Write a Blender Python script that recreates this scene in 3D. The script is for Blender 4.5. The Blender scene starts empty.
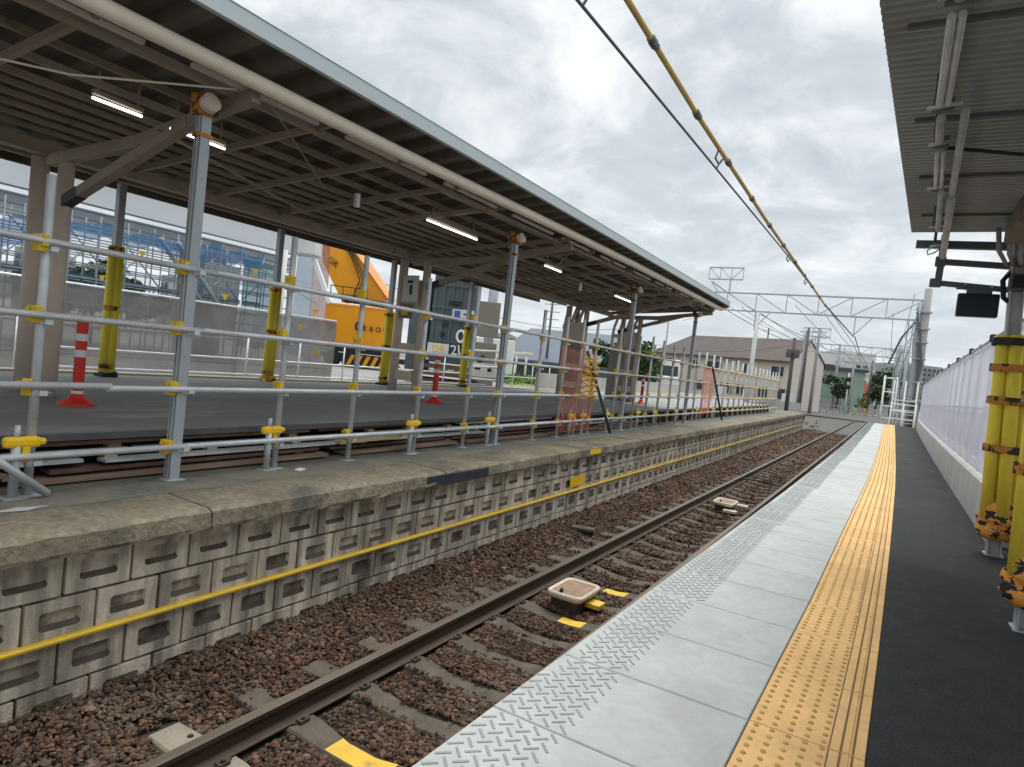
import bpy, math, random
import numpy as np
from mathutils import Vector, Matrix
random.seed(7); rng = np.random.default_rng(7)
S = bpy.context.scene; COL = S.collection
rad = math.radians

# ------------------------------------------------------------------ camera
EYE = Vector((0, 0, 1.3)); FPX = 650.0
RIGHT = Vector((.85585997, .50553306, .10927048)); DOWN = Vector((.11232742, .02454688, -.99336801)); FWD = Vector((-.50486262, .86245798, -.03577653))
cam = bpy.data.objects.new('camera', bpy.data.cameras.new('camera')); COL.objects.link(cam)
m = Matrix((RIGHT, -DOWN, -FWD)).transposed().to_4x4(); m.translation = EYE
cam.matrix_world = m
cam.data.sensor_width = 36; cam.data.lens = FPX * 36 / 1024
cam.data.clip_start = .05; cam.data.clip_end = 3000
S.camera = cam
S.view_settings.view_transform = 'Standard'; S.view_settings.look = 'None'; S.view_settings.gamma = 1
S.view_settings.use_curve_mapping = False; S.view_settings.exposure = 0.55
S.render.engine = 'CYCLES'

# ------------------------------------------------------------------ sky and sun (overcast)
SUN_EL, SUN_AZ = rad(66), rad(4)          # azimuth from +Y towards +X
W = bpy.data.worlds.new('World'); S.world = W; W.use_nodes = True
nt = W.node_tree; N = nt.nodes; Lk = nt.links
for n in list(N): N.remove(n)
out = N.new('ShaderNodeOutputWorld'); bg = N.new('ShaderNodeBackground'); bg.inputs[1].default_value = .1
sky = N.new('ShaderNodeTexSky'); sky.sky_type = 'NISHITA'; sky.sun_disc = False
sky.sun_elevation = SUN_EL; sky.sun_rotation = SUN_AZ; sky.air_density = 1.2; sky.dust_density = 2.5
tc = N.new('ShaderNodeTexCoord'); sep = N.new('ShaderNodeSeparateXYZ'); Lk.new(tc.outputs['Generated'], sep.inputs[0])
def wm(op, a, b=None):
    n = N.new('ShaderNodeMath'); n.operation = op
    for i, v in enumerate((a, b)):
        if v is None: continue
        if isinstance(v, (int, float)): n.inputs[i].default_value = v
        else: Lk.new(v, n.inputs[i])
    return n.outputs[0]
zc = wm('ADD', wm('MAXIMUM', sep.outputs[2], 0.0), .22)
comb = N.new('ShaderNodeCombineXYZ')
Lk.new(wm('DIVIDE', sep.outputs[0], zc), comb.inputs[0]); Lk.new(wm('DIVIDE', sep.outputs[1], zc), comb.inputs[1])
def wnoise(scale, det, rough, off, dist=0):
    mp = N.new('ShaderNodeMapping'); mp.inputs['Location'].default_value = off; Lk.new(comb.outputs[0], mp.inputs[0])
    n = N.new('ShaderNodeTexNoise'); n.inputs['Scale'].default_value = scale; n.inputs['Detail'].default_value = det
    n.inputs['Roughness'].default_value = rough; n.inputs['Distortion'].default_value = dist; Lk.new(mp.outputs[0], n.inputs['Vector'])
    return n.outputs['Fac']
def wramp(fac, stops):
    r = N.new('ShaderNodeValToRGB'); Lk.new(fac, r.inputs[0]); e = r.color_ramp.elements
    while len(e) < len(stops): e.new(.5)
    for q, (p, c) in zip(e, stops): q.position = p; q.color = (*c, 1)
    return r.outputs[0]
k = 4.7                                     # cloud radiance before the background strength of .1
cl1 = wramp(wm('ADD', wm('MULTIPLY', wnoise(2.3, 10, .60, (3.1, 1.7, 0), .5), .75), wm('MULTIPLY', wnoise(.7, 3, .5, (8.3, 2.2, 0)), .25)),
            [(.38, (.80*k, .87*k, .96*k)), (.47, (.97*k, 1.04*k, 1.11*k)), (.55, (1.26*k, 1.31*k, 1.35*k)), (.64, (1.62*k, 1.63*k, 1.62*k))])
mixc = N.new('ShaderNodeMix'); mixc.data_type = 'RGBA'; mixc.inputs[0].default_value = .95
Lk.new(sky.outputs[0], mixc.inputs[6]); Lk.new(cl1, mixc.inputs[7])
hz = N.new('ShaderNodeMix'); hz.data_type = 'RGBA'
mr = N.new('ShaderNodeMapRange'); mr.inputs[1].default_value = 0; mr.inputs[2].default_value = .33; mr.inputs[3].default_value = .6; mr.inputs[4].default_value = 0
Lk.new(sep.outputs[2], mr.inputs[0]); Lk.new(mr.outputs[0], hz.inputs[0]); Lk.new(mixc.outputs[2], hz.inputs[6])
hz.inputs[7].default_value = (1.12*k, 1.22*k, 1.29*k, 1)
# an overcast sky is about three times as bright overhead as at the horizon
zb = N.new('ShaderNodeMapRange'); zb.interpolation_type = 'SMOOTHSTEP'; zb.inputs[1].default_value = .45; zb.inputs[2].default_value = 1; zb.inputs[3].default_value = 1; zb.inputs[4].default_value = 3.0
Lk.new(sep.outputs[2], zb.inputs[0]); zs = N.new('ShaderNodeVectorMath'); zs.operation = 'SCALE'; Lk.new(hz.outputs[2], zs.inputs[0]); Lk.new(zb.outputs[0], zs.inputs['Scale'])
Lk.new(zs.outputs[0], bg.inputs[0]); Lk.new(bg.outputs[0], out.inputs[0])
sl = bpy.data.lights.new('sun', 'SUN'); sl.energy = 1.5; sl.angle = rad(24); sl.color = (1, .96, .9)
so = bpy.data.objects.new('sun', sl); COL.objects.link(so)
sd = Vector((math.sin(SUN_AZ)*math.cos(SUN_EL), math.cos(SUN_AZ)*math.cos(SUN_EL), math.sin(SUN_EL)))
so.rotation_euler = sd.to_track_quat('Z', 'Y').to_euler(); so.location = (0, 0, 40)

# ------------------------------------------------------------------ materials
def mat(name, col, rough=.75, var=.2, scale=4, bump=0, bscale=60, metal=0, streak=0, stain=None, stain_scale=2, stain_w=(.5, .62), stretch=(1, 1, 1), emit=0, spec=.35, island=0, var2=0):
    M = bpy.data.materials.new(name); M.use_nodes = True; t = M.node_tree; n = t.nodes; l = t.links
    b = n['Principled BSDF']; b.inputs['Roughness'].default_value = rough; b.inputs['Metallic'].default_value = metal
    b.inputs['Specular IOR Level'].default_value = spec
    g = n.new('ShaderNodeNewGeometry')
    def noise(sc, det=6, st=(1, 1, 1), off=0):
        mp = n.new('ShaderNodeMapping'); mp.inputs['Scale'].default_value = st; mp.inputs['Location'].default_value = (off, off*.7, off*.3)
        l.new(g.outputs['Position'], mp.inputs[0])
        x = n.new('ShaderNodeTexNoise'); x.inputs['Scale'].default_value = sc; x.inputs['Detail'].default_value = det; x.inputs['Roughness'].default_value = .6
        l.new(mp.outputs[0], x.inputs['Vector']); return x.outputs['Fac']
    def rng_(f, a, b_, c, d):
        r = n.new('ShaderNodeMapRange'); r.inputs[1].default_value = a; r.inputs[2].default_value = b_; r.inputs[3].default_value = c; r.inputs[4].default_value = d
        l.new(f, r.inputs[0]); return r.outputs[0]
    def scale_(c, f):
        x = n.new('ShaderNodeVectorMath'); x.operation = 'SCALE'; l.new(c, x.inputs[0]); l.new(f, x.inputs['Scale']); return x.outputs[0]
    rgb = n.new('ShaderNodeRGB'); rgb.outputs[0].default_value = (*col, 1); c = rgb.outputs[0]
    if var: c = scale_(c, rng_(noise(scale, 6, stretch), .3, .7, 1-var, 1+var))
    if var2: c = scale_(c, rng_(noise(scale*12, 4, stretch, 5), .3, .7, 1-var2, 1+var2))
    if streak: c = scale_(c, rng_(noise(6.5, 7, (1, 1, .10), 9), .38, .60, 1-streak, 1+streak*.25))
    if island:
        c = scale_(c, rng_(g.outputs['Random Per Island'], 0, 1, 1-island, 1+island))
    if stain is not None:
        mx = n.new('ShaderNodeMix'); mx.data_type = 'RGBA'
        l.new(rng_(noise(stain_scale, 8, stretch, 3), stain_w[0], stain_w[1], 0, 1), mx.inputs[0]); l.new(c, mx.inputs[6])
        mx.inputs[7].default_value = (*stain, 1); c = mx.outputs[2]
    l.new(c, b.inputs['Base Color'])
    if bump:
        bp = n.new('ShaderNodeBump'); bp.inputs['Strength'].default_value = bump; bp.inputs['Distance'].default_value = .02
        l.new(noise(bscale, 5, (1, 1, 1), 2), bp.inputs['Height']); l.new(bp.outputs[0], b.inputs['Normal'])
    if emit:
        b.inputs['Emission Color'].default_value = (*col, 1); b.inputs['Emission Strength'].default_value = emit
    return M
def net_mat(name, col, open_=.5, scale=60, transl=.4, weave=True):
    """a net or translucent sheet: a thin weave with real holes between its threads, too fine to model thread by thread"""
    M = mat(name, col, .8, .05 if 'sheet' in name else .25, 1.5); t = M.node_tree; n = t.nodes; l = t.links; b = n['Principled BSDF']
    tr = n.new('ShaderNodeBsdfTranslucent'); l.new(b.inputs['Base Color'].links[0].from_socket, tr.inputs[0])
    m1 = n.new('ShaderNodeMixShader'); m1.inputs[0].default_value = transl; l.new(b.outputs[0], m1.inputs[1]); l.new(tr.outputs[0], m1.inputs[2])
    tp = n.new('ShaderNodeBsdfTransparent'); m2 = n.new('ShaderNodeMixShader'); m2.inputs[0].default_value = open_
    l.new(m1.outputs[0], m2.inputs[1]); l.new(tp.outputs[0], m2.inputs[2]); l.new(m2.outputs[0], n['Material Output'].inputs[0])
    return M
m_ground = mat('dry_ground', (.17, .155, .135), .95, .25, .6, .3, 20, var2=.25)
m_site = mat('site_gravel', (.25, .24, .225), .95, .2, .5, .2, 20, var2=.2)
m_grass = mat('grass', (.13, .21, .03), .9, .35, 1.5, .3, 20, var2=.3)
m_road = mat('asphalt_road', (.12, .12, .12), .9, .2, .8)
m_ballastbed = mat('ballast_bed', (.04, .028, .02), .95, .4, 14, .8, 40)
m_stone = mat('ballast_stone', (.095, .062, .043), .9, .30, 1.3, .35, 90, island=.66, stain=(.15, .125, .095), stain_scale=.9, stain_w=(.52, .75))
_t = m_stone.node_tree; _n = _t.nodes; _b = _n['Principled BSDF']; _src = _b.inputs['Base Color'].links[0].from_socket
_g = _n.new('ShaderNodeNewGeometry'); _r = _n.new('ShaderNodeValToRGB'); _r.color_ramp.interpolation = 'CONSTANT'; _w = _n.new('ShaderNodeMath'); _w.operation = 'FRACT'; _w2 = _n.new('ShaderNodeMath'); _w2.operation = 'MULTIPLY'; _w2.inputs[1].default_value = 37.0
_t.links.new(_g.outputs['Random Per Island'], _w2.inputs[0]); _t.links.new(_w2.outputs[0], _w.inputs[0]); _t.links.new(_w.outputs[0], _r.inputs[0])
for _p, _c in ((0, (1, 1, 1)), (.3, (1.05, .82, .72)), (.55, (.8, .85, .9)), (.75, (1.2, 1.0, .78)), (.95, (1.5, 1.5, 1.5))):
    _e = _r.color_ramp.elements[0] if _p == 0 else _r.color_ramp.elements.new(_p); _e.color = tuple(v/2 for v in _c)+(1,)
_r.color_ramp.elements.remove(_r.color_ramp.elements[-1])
_m = _n.new('ShaderNodeVectorMath'); _m.operation = 'MULTIPLY'; _m2 = _n.new('ShaderNodeVectorMath'); _m2.operation = 'SCALE'; _m2.inputs['Scale'].default_value = 2
_t.links.new(_src, _m.inputs[0]); _t.links.new(_r.outputs[0], _m.inputs[1]); _t.links.new(_m.outputs[0], _m2.inputs[0]); _t.links.new(_m2.outputs[0], _b.inputs['Base Color'])
m_farballast = mat('grey_ballast', (.098, .092, .085), .95, .2, 2, .5, 30, var2=.4)
m_sleeper = mat('sleeper_concrete', (.105, .088, .066), .9, .25, 5, .25, 60, var2=.18, stain=(.065, .05, .037), stain_scale=3.5, stain_w=(.45, .7))
m_sleeper_new = mat('sleeper_clean_concrete', (.27, .235, .18), .9, .15, 5, .2, 60, var2=.1)
m_rail = mat('rail_rust', (.07, .048, .032), .7, .3, 6, .15, 80, stretch=(1, .15, 1), spec=.3)
m_railtop = mat('rail_head_worn', (.16, .13, .098), .45, .25, 6, 0, 60, .35, stretch=(1, .1, 1))
m_clip = mat('clip_steel', (.07, .05, .04), .7, .3, 20)
m_yellowpaint = mat('worn_yellow_paint', (.72, .46, .06), .6, .12, 6, .2, 70, stain=(.35, .25, .12), stain_scale=9, stain_w=(.58, .68))
m_balise = mat('beige_plastic', (.55, .47, .37), .5, .08, 6)
m_balise_in = mat('dusty_brown_lid', (.27, .185, .125), .8, .25, 12)
m_block = mat('wall_block_concrete', (.55, .485, .385), .9, .22, 1.6, .4, 45, streak=.55, stain=(.12, .105, .085), stain_scale=2.1, stain_w=(.54, .70), stretch=(1, 1, .42), island=.06, var2=.14)
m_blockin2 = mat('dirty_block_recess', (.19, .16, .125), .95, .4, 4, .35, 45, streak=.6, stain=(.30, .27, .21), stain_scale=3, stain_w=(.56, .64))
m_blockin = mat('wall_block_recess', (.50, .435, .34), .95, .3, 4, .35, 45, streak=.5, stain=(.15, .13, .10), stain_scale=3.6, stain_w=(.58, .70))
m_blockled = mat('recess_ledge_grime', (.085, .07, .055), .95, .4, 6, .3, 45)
m_joint = mat('wall_joint', (.035, .03, .025), .95, .3, 8)
m_coping = mat('coping_concrete', (.19, .162, .113), .9, .28, 1.6, .6, 35, var2=.32, stain=(.085, .082, .068), stain_scale=1.8, stain_w=(.5, .68))
m_oldasphalt = mat('old_platform_top', (.15, .145, .125), .95, .2, 1.5, .5, 50, var2=.2, stain=(.21, .19, .14), stain_scale=.9, stain_w=(.5, .62))
m_tar = mat('tar_patch', (.03, .035, .045), .6, .3, 10)
m_yelpipe = mat('yellow_pipe_paint', (.62, .42, .035), .45, .12, 5, stain=(.22, .13, .03), stain_scale=5, stain_w=(.62, .72))
m_deck = mat('deck_asphalt', (.215, .222, .21), .75, .12, 1.2, .15, 80, var2=.10, stain=(.31, .31, .29), stain_scale=1.4, stain_w=(.55, .68), stretch=(1.3, .3, 1))
m_deckedge = mat('deck_edge_steel', (.10, .10, .10), .6, .2, 5)
m_dark = mat('gap_shade_black', (.025, .022, .02), .9, .2, 5)  # near-black colour for the shade below the raised deck
m_timber = mat('weathered_timber', (.27, .185, .125), .85, .3, 3, .3, 50, stretch=(8, .4, 8))
m_timber2 = mat('pale_timber', (.48, .35, .22), .85, .2, 3, .3, 50, stretch=(8, .4, 8))
m_rustbeam = mat('rusty_steel', (.12, .068, .05), .8, .35, 6)
m_galv = mat('galvanised_steel', (.60, .62, .63), .42, .15, 4, 0, 60, .3, spec=.5)
m_galvdull = mat('dull_galvanised_steel', (.46, .48, .485), .55, .22, 4, 0, 60, .2, stain=(.28, .25, .22), stain_scale=3, stain_w=(.62, .75))
m_prop = mat('grey_painted_steel', (.38, .41, .43), .5, .1, 3, 0, 60, .25)
m_clamp = mat('yellow_plastic', (.70, .47, .02), .5, .15, 9, stain=(.3, .2, .03), stain_scale=14, stain_w=(.6, .72))
m_yelcap = mat('amber_plastic', (.85, .52, .015), .45, .08, 9)
m_sleeve = mat('yellow_foam_sleeve', (.78, .63, .06), .65, .15, 3, .25, 25, stretch=(3, 3, .5), stain=(.50, .40, .08), stain_scale=4, stain_w=(.58, .75))
m_tape = mat('orange_black_tape', (.50, .20, .03), .55, .2, 10, stain=(.03, .025, .02), stain_scale=9, stain_w=(.49, .51))
m_tiger = mat('orange_black_foam', (.72, .31, .06), .65, .2, 9, .3, 40, stain=(.022, .02, .018), stain_scale=10, stain_w=(.51, .525), stretch=(1, 1, 1.7))
m_blacktape = mat('black_tape', (.02, .02, .02), .5, .1, 6)
m_roof = mat('roof_deck_steel', (.135, .115, .098), .7, .18, 2, 0, 60, .1, stain=(.055, .042, .035), stain_scale=1.2, stain_w=(.55, .72))
m_beam = mat('cream_brown_paint', (.31, .255, .20), .6, .12, 2, 0, 60, stain=(.13, .10, .08), stain_scale=3, stain_w=(.6, .75))
m_column = mat('beige_paint', (.66, .55, .455), .55, .08, 2)
m_gutter = mat('cream_pvc', (.80, .71, .59), .4, .08, 2, stain=(.33, .26, .18), stain_scale=2.5, stain_w=(.66, .74))
m_fascia = mat('pale_grey_fascia', (.47, .54, .55), .5, .05, 1.5, 0, 60, stretch=(1, .1, 1))
m_tube = mat('lit_tube', (1, .98, .93), .4, 0, emit=3.2)
m_tubeoff = mat('white_tube', (.72, .70, .66), .4, .03, 2)
m_red = mat('red_rubber', (.62, .035, .022), .5, .1, 8)
m_white = mat('white_paint', (.74, .74, .72), .5, .05, 3)
m_whitedirty = mat('aged_white_paint', (.58, .58, .56), .6, .12, 1.2)
m_slab = mat('paving_concrete', (.39, .405, .392), .8, .08, 1.3, .12, 90, var2=.08, island=.05, stain=(.325, .325, .30), stain_scale=2.6, stain_w=(.52, .78))
m_slabmark = mat('paving_groove_bars', (.25, .265, .26), .8, .1, 5)
m_slabjoint = mat('paving_joint', (.13, .13, .125), .9, .1, 9)
m_tact = mat('tactile_yellow', (.66, .405, .16), .75, .11, 1.6, .15, 90, var2=.09, island=.06, stain=(.45, .30, .15), stain_scale=3.5, stain_w=(.54, .78))
m_tactdot = mat('tactile_dark_yellow', (.43, .25, .085), .8, .18, 12)  # raised dots, a darker yellow than their tiles
m_tactjoint = mat('tactile_joint', (.17, .10, .04), .9, .15, 9)
m_asph = mat('new_asphalt', (.034, .0355, .0350), .85, .25, 9, .9, 150, var2=.62, spec=.3, stain=(.058, .058, .055), stain_scale=1.1, stain_w=(.50, .74))
m_conc = mat('pale_concrete', (.47, .465, .44), .85, .12, 1.5, .15, 60, streak=.15)
m_greyconc = mat('grey_concrete', (.33, .33, .32), .85, .12, 1.2, .1, 60, streak=.2)
m_panel = net_mat('milky_sheet', (.68, .67, .76), .2, 60, .5)
m_brick = mat('red_paving', (.30, .17, .14), .9, .2, 8, .2, 50)
m_rroof = mat('corrugated_soffit', (.325, .35, .36), .6, .1, 1.5, 0, 60, .15, stain=(.25, .25, .24), stain_scale=1.2, stain_w=(.5, .75))
m_dkframe = mat('dark_steel_frame', (.10, .115, .125), .6, .15, 4)
m_monitor = mat('dark_glass_screen', (.015, .022, .03), .25, .1, 2)
m_box = mat('beige_metal_box', (.20, .17, .14), .6, .1, 3)
m_netgrey = net_mat('grey_mesh', (.20, .195, .185), .16, 60, .25)
m_netblue = net_mat('blue_mesh', (.04, .16, .34), .38, 60, .45)
m_netteal = net_mat('teal_mesh', (.03, .15, .19), .30, 60, .45)
m_netred = net_mat('red_mesh', (.36, .17, .15), .30, 60, .4)
m_netorange = net_mat('orange_mesh', (.85, .25, .17), .72, 60, .4)
m_sitew = mat('white_girder_paint', (.62, .64, .65), .6, .06, .6)
m_siteg = mat('pale_grey_girder_paint', (.60, .65, .70), .6, .08, .6)
m_scaf = mat('blue_grey_scaffold', (.20, .235, .265), .6, .15, 2)
m_orange = mat('crane_orange', (.80, .33, .01), .4, .06, .8)
m_orange2 = mat('faded_orange', (.62, .27, .08), .5, .12, .8)
m_rig = mat('rig_dark_green', (.075, .10, .10), .5, .2, .8)
m_black = mat('black_rubber', (.02, .02, .02), .6, .15, 3)
m_txt = mat('black_lettering', (.03, .025, .02), .6, 0)
m_wtxt = mat('white_lettering', (.75, .75, .73), .6, 0)
m_blue = mat('blue_sign', (.03, .12, .35), .5, .05, 3)
m_apt = mat('apartment_cream', (.60, .53, .42), .85, .05, .3)
m_apt2 = mat('apartment_pale_gable', (.66, .58, .52), .85, .05, .3)
m_aptroof = mat('brown_roof_tiles', (.105, .085, .076), .8, .12, .8, .2, 4)
m_glass = mat('dark_window_glass', (.05, .06, .07), .15, .2, .6)
m_frame = mat('window_frame_white', (.6, .6, .58), .5, .05, 2)
m_shedroof = mat('blue_grey_roof', (.085, .105, .135), .5, .08, .3, stretch=(6, 6, 1))
m_shedwall = mat('dark_shed_front', (.07, .07, .08), .8, .2, .4)
m_greenw = mat('pale_green_wall', (.28, .37, .31), .7, .08, .4)
m_tower = mat('tower_concrete', (.30, .31, .32), .8, .1, .2)
m_pole = mat('pole_concrete', (.30, .305, .30), .8, .12, .8)
m_poledk = mat('dark_pole', (.10, .095, .09), .8, .15, .8)
m_gantry = mat('gantry_steel', (.38, .42, .44), .55, .1, .6, 0, 60, .3)
m_wire = mat('wire', (.10, .11, .115), .6, 0)
m_wirecover = mat('yellow_wire_cover', (.50, .34, .10), .6, .15, 2)
m_leaf = mat('leaf_green', (.055, .10, .025), .7, .3, .8, island=.5)
m_leaf2 = mat('leaf_bright_green', (.12, .19, .035), .7, .3, .8, island=.45)
m_leafd = mat('leaf_dark_green', (.03, .055, .02), .7, .3, .8, island=.5)
m_bark = mat('bark', (.10, .075, .055), .9, .3, 6)
m_terracotta = mat('terracotta_wall', (.50, .20, .10), .8, .1, .3)
m_grn = mat('dark_green_paint', (.05, .10, .085), .5, .1, 3)

# ------------------------------------------------------------------ mesh helpers
class MB:
    def __init__(s, T=None): s.v = []; s.f = []; s.mi = []; s.sm = []; s.T = T
    def add(s, vs, fs, m=0, sm=False):
        o = len(s.v)
        for p in vs: s.v.append(s.T @ Vector(p) if s.T else Vector(p))
        for f in fs: s.f.append([i+o for i in f]); s.mi.append(m); s.sm.append(sm)
        return s
    def box(s, c, d, rz=0, m=0, taper=1):
        x, y, z = (q/2 for q in d); ca, sa = math.cos(rz), math.sin(rz); vs = []
        for k_, t in ((-1, 1), (1, taper)):
            for i, j in ((-1, -1), (1, -1), (1, 1), (-1, 1)):
                X, Y = i*x*t, j*y*t; vs.append((c[0]+X*ca-Y*sa, c[1]+X*sa+Y*ca, c[2]+k_*z))
        return s.add(vs, [(3, 2, 1, 0), (4, 5, 6, 7), (0, 1, 5, 4), (1, 2, 6, 5), (2, 3, 7, 6), (3, 0, 4, 7)], m)
    def b2(s, a, b, m=0): return s.box([(a[i]+b[i])/2 for i in range(3)], [abs(b[i]-a[i]) for i in range(3)], 0, m)
    def frame(s, p, q, up=(0, 0, 1)):
        d = (Vector(q)-Vector(p)).normalized(); u = Vector(up)
        if abs(d.dot(u)) > .99: u = Vector((1, 0, 0))
        a = d.cross(u).normalized(); return d, a, a.cross(d)
    def bar(s, p, q, w, h, m=0, up=(0, 0, 1)):
        d, a, u = s.frame(p, q, up); vs = []
        for e in (Vector(p), Vector(q)):
            for i, j in ((-1, -1), (1, -1), (1, 1), (-1, 1)): vs.append(e+a*(i*w/2)+u*(j*h/2))
        return s.add(vs, [(0, 1, 2, 3), (7, 6, 5, 4), (0, 4, 5, 1), (1, 5, 6, 2), (2, 6, 7, 3), (3, 7, 4, 0)], m)
    def tube(s, p, q, r, n=10, m=0, r2=None): return s.path([p, q], r, n, m, r2)
    def path(s, pts, r, n=8, m=0, r2=None):
        pts = [Vector(p) for p in pts]; L_ = len(pts); vs = []; pa = None
        for i, p in enumerate(pts):
            d = (pts[min(i+1, L_-1)]-pts[max(i-1, 0)]).normalized()
            if pa is None:
                u = Vector((0, 0, 1)) if abs(d.z) < .9 else Vector((1, 0, 0)); pa = d.cross(u).normalized()
            else: pa = (pa-d*pa.dot(d)).normalized()
            b = d.cross(pa); rr = r if r2 is None else r+(r2-r)*i/(L_-1)
            for k_ in range(n):
                t = 2*math.pi*k_/n; vs.append(p+pa*(rr*math.cos(t))+b*(rr*math.sin(t)))
        fs = [(i*n+k_, i*n+(k_+1) % n, (i+1)*n+(k_+1) % n, (i+1)*n+k_) for i in range(L_-1) for k_ in range(n)]
        s.add(vs, fs, m, True); o = len(s.v)-len(vs)
        s.f.append([o+k_ for k_ in range(n)][::-1]); s.mi.append(m); s.sm.append(False)
        s.f.append([o+(L_-1)*n+k_ for k_ in range(n)]); s.mi.append(m); s.sm.append(False)
        return s
    def lathe(s, c, prof, n=16, m=0):
        vs = [(c[0]+r*math.cos(2*math.pi*k_/n), c[1]+r*math.sin(2*math.pi*k_/n), c[2]+z) for r, z in prof for k_ in range(n)]
        fs = [(i*n+k_, i*n+(k_+1) % n, (i+1)*n+(k_+1) % n, (i+1)*n+k_) for i in range(len(prof)-1) for k_ in range(n)]
        s.add(vs, fs, m, True)
        return s.add(vs[:n], [tuple(range(n))[::-1]], m).add(vs[-n:], [tuple(range(n))], m)
    def quad(s, a, b, c, d, m=0): return s.add([a, b, c, d], [(0, 1, 2, 3)], m)
    def sweep(s, prof, pts, m=None, cap=True):
        """closed (x,z) profile carried along pts in the x-y plane with upright sections"""
        n = len(prof); vs = []
        for i, p in enumerate(pts):
            d = Vector(pts[min(i+1, len(pts)-1)])-Vector(pts[max(i-1, 0)]); d.z = 0; d.normalize(); a = Vector((d.y, -d.x, 0))
            for x, z in prof: vs.append(Vector(p)+a*x+Vector((0, 0, z)))
        o = len(s.v); s.add(vs, [])
        for i in range(len(pts)-1):
            for k_ in range(n):
                s.f.append([o+i*n+k_, o+(i+1)*n+k_, o+(i+1)*n+(k_+1) % n, o+i*n+(k_+1) % n]); s.mi.append(m[k_] if m else 0); s.sm.append(False)
        if cap:
            s.f.append([o+k_ for k_ in range(n)]); s.mi.append(0); s.sm.append(False)
            s.f.append([o+(len(pts)-1)*n+k_ for k_ in range(n)][::-1]); s.mi.append(0); s.sm.append(False)
        return s
    def build(s, name, mats, parent=None, bevel=0, base=None):
        if not isinstance(mats, (list, tuple)): mats = [mats]
        me = bpy.data.meshes.new(name)
        V = np.array([tuple(v) for v in s.v])
        if base is None:
            base = wloc(parent) if parent else Vector(((V[:, 0].min()+V[:, 0].max())/2, (V[:, 1].min()+V[:, 1].max())/2, V[:, 2].min()))
        base = Vector(base)
        me.from_pydata([tuple(v) for v in (V-np.array(base))], [], s.f)
        for x in mats: me.materials.append(x)
        me.polygons.foreach_set('material_index', s.mi); me.polygons.foreach_set('use_smooth', s.sm); me.update()
        o = bpy.data.objects.new(name, me); COL.objects.link(o)
        if parent: o.parent = parent; o.location = base-wloc(parent)
        else: o.location = base
        if bevel:
            b = o.modifiers.new('edge', 'BEVEL'); b.width = bevel; b.segments = 2; b.limit_method = 'ANGLE'
        return o
def wloc(o):
    v = Vector((0, 0, 0))
    while o is not None: v += o.location; o = o.parent
    return v
def tag(o, label=None, cat=None, group=None, kind=None):
    for k_, v in (('label', label), ('category', cat), ('group', group), ('kind', kind)):
        if v: o[k_] = v
    return o
def thing(name, label, cat, loc, group=None):
    o = bpy.data.objects.new(name, None); COL.objects.link(o); o.location = loc; o.empty_display_size = .2
    return tag(o, label, cat, group)
def struct(o): return tag(o, kind='structure')
def copy_tree(o, parent=None, loc=None):
    c = o.copy(); COL.objects.link(c)
    if parent: c.parent = parent
    if loc is not None: c.location = loc
    for ch in list(o.children): copy_tree(ch, c)
    return c
def at(px, py, D):
    """the world point at depth D metres on the sight line through pixel px, py: used to survey far things"""
    return EYE + (RIGHT*(px-512) + DOWN*(py-383.5) + FWD*FPX) * (D/FPX)
def LT(o, y): return o-.0125*(y-2.5)          # the old platform runs at a slight angle to the track
def interp(tab, y):
    return float(np.interp(y, [t[1] for t in tab], [t[0] for t in tab]))
def text(name, s_, size, mtl, parent, loc, rot, thick=.01):
    cu = bpy.data.curves.new(name, 'FONT'); cu.body = s_; cu.size = size; cu.extrude = thick; cu.align_x = 'CENTER'; cu.align_y = 'CENTER'
    tmp = bpy.data.objects.new('tmp', cu); dg = bpy.context.evaluated_depsgraph_get()
    COL.objects.link(tmp); dg.update(); me = bpy.data.meshes.new_from_object(tmp.evaluated_get(dg)); bpy.data.objects.remove(tmp)
    me.materials.clear(); me.materials.append(mtl)
    o = bpy.data.objects.new(name, me); COL.objects.link(o); o.parent = parent; o.location = Vector(loc)-wloc(parent); o.rotation_euler = rot
    return o

# ------------------------------------------------------------------ ground
ZR = -1.12                                     # sleeper tops
b = MB(); b.quad((-1500, -40, -1.25), (1500, -40, -1.25), (1500, 2500, -1.25), (-1500, 2500, -1.25)); struct(b.build('ground', m_ground))
b = MB(); b.b2((-120, -8, -1.24), (-11.4, 75, -.16)); struct(b.build('site_ground', m_site))
b = MB(); b.b2((-40, 75.02, -1.24), (40, 130, -.98)); struct(b.build('crossing_ground', m_farballast))
RP = [(-3.05, -4), (-3.05, 20), (-3.06, 55), (-3.1, 80), (-3.2, 100), (-3.1, 120), (-2.6, 145)]
rx = lambda y: float(np.interp(y, [p[1] for p in RP], [p[0] for p in RP]))
b = MB()
for y0, y1 in ((-4, 46.5), ):
    b.quad((-4.7, y0, -1.16), (-1.0, y0, -1.16), (-1.0, y1, -1.16), (-4.7, y1, -1.16))
struct(b.build('ballast_bed', m_ballastbed))
b = MB(); ys = [46, 60, 75]
b.add([(x, y, z) for y in ys for x, z in ((-13, -1.2), (-4.4, -1.10), (-1.0, -1.10), (2.5, -1.2))],
      [(i*4+j, i*4+j+1, i*4+4+j+1, i*4+4+j) for i in range(2) for j in range(3)]); struct(b.build('track_bed', m_farballast))

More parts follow.
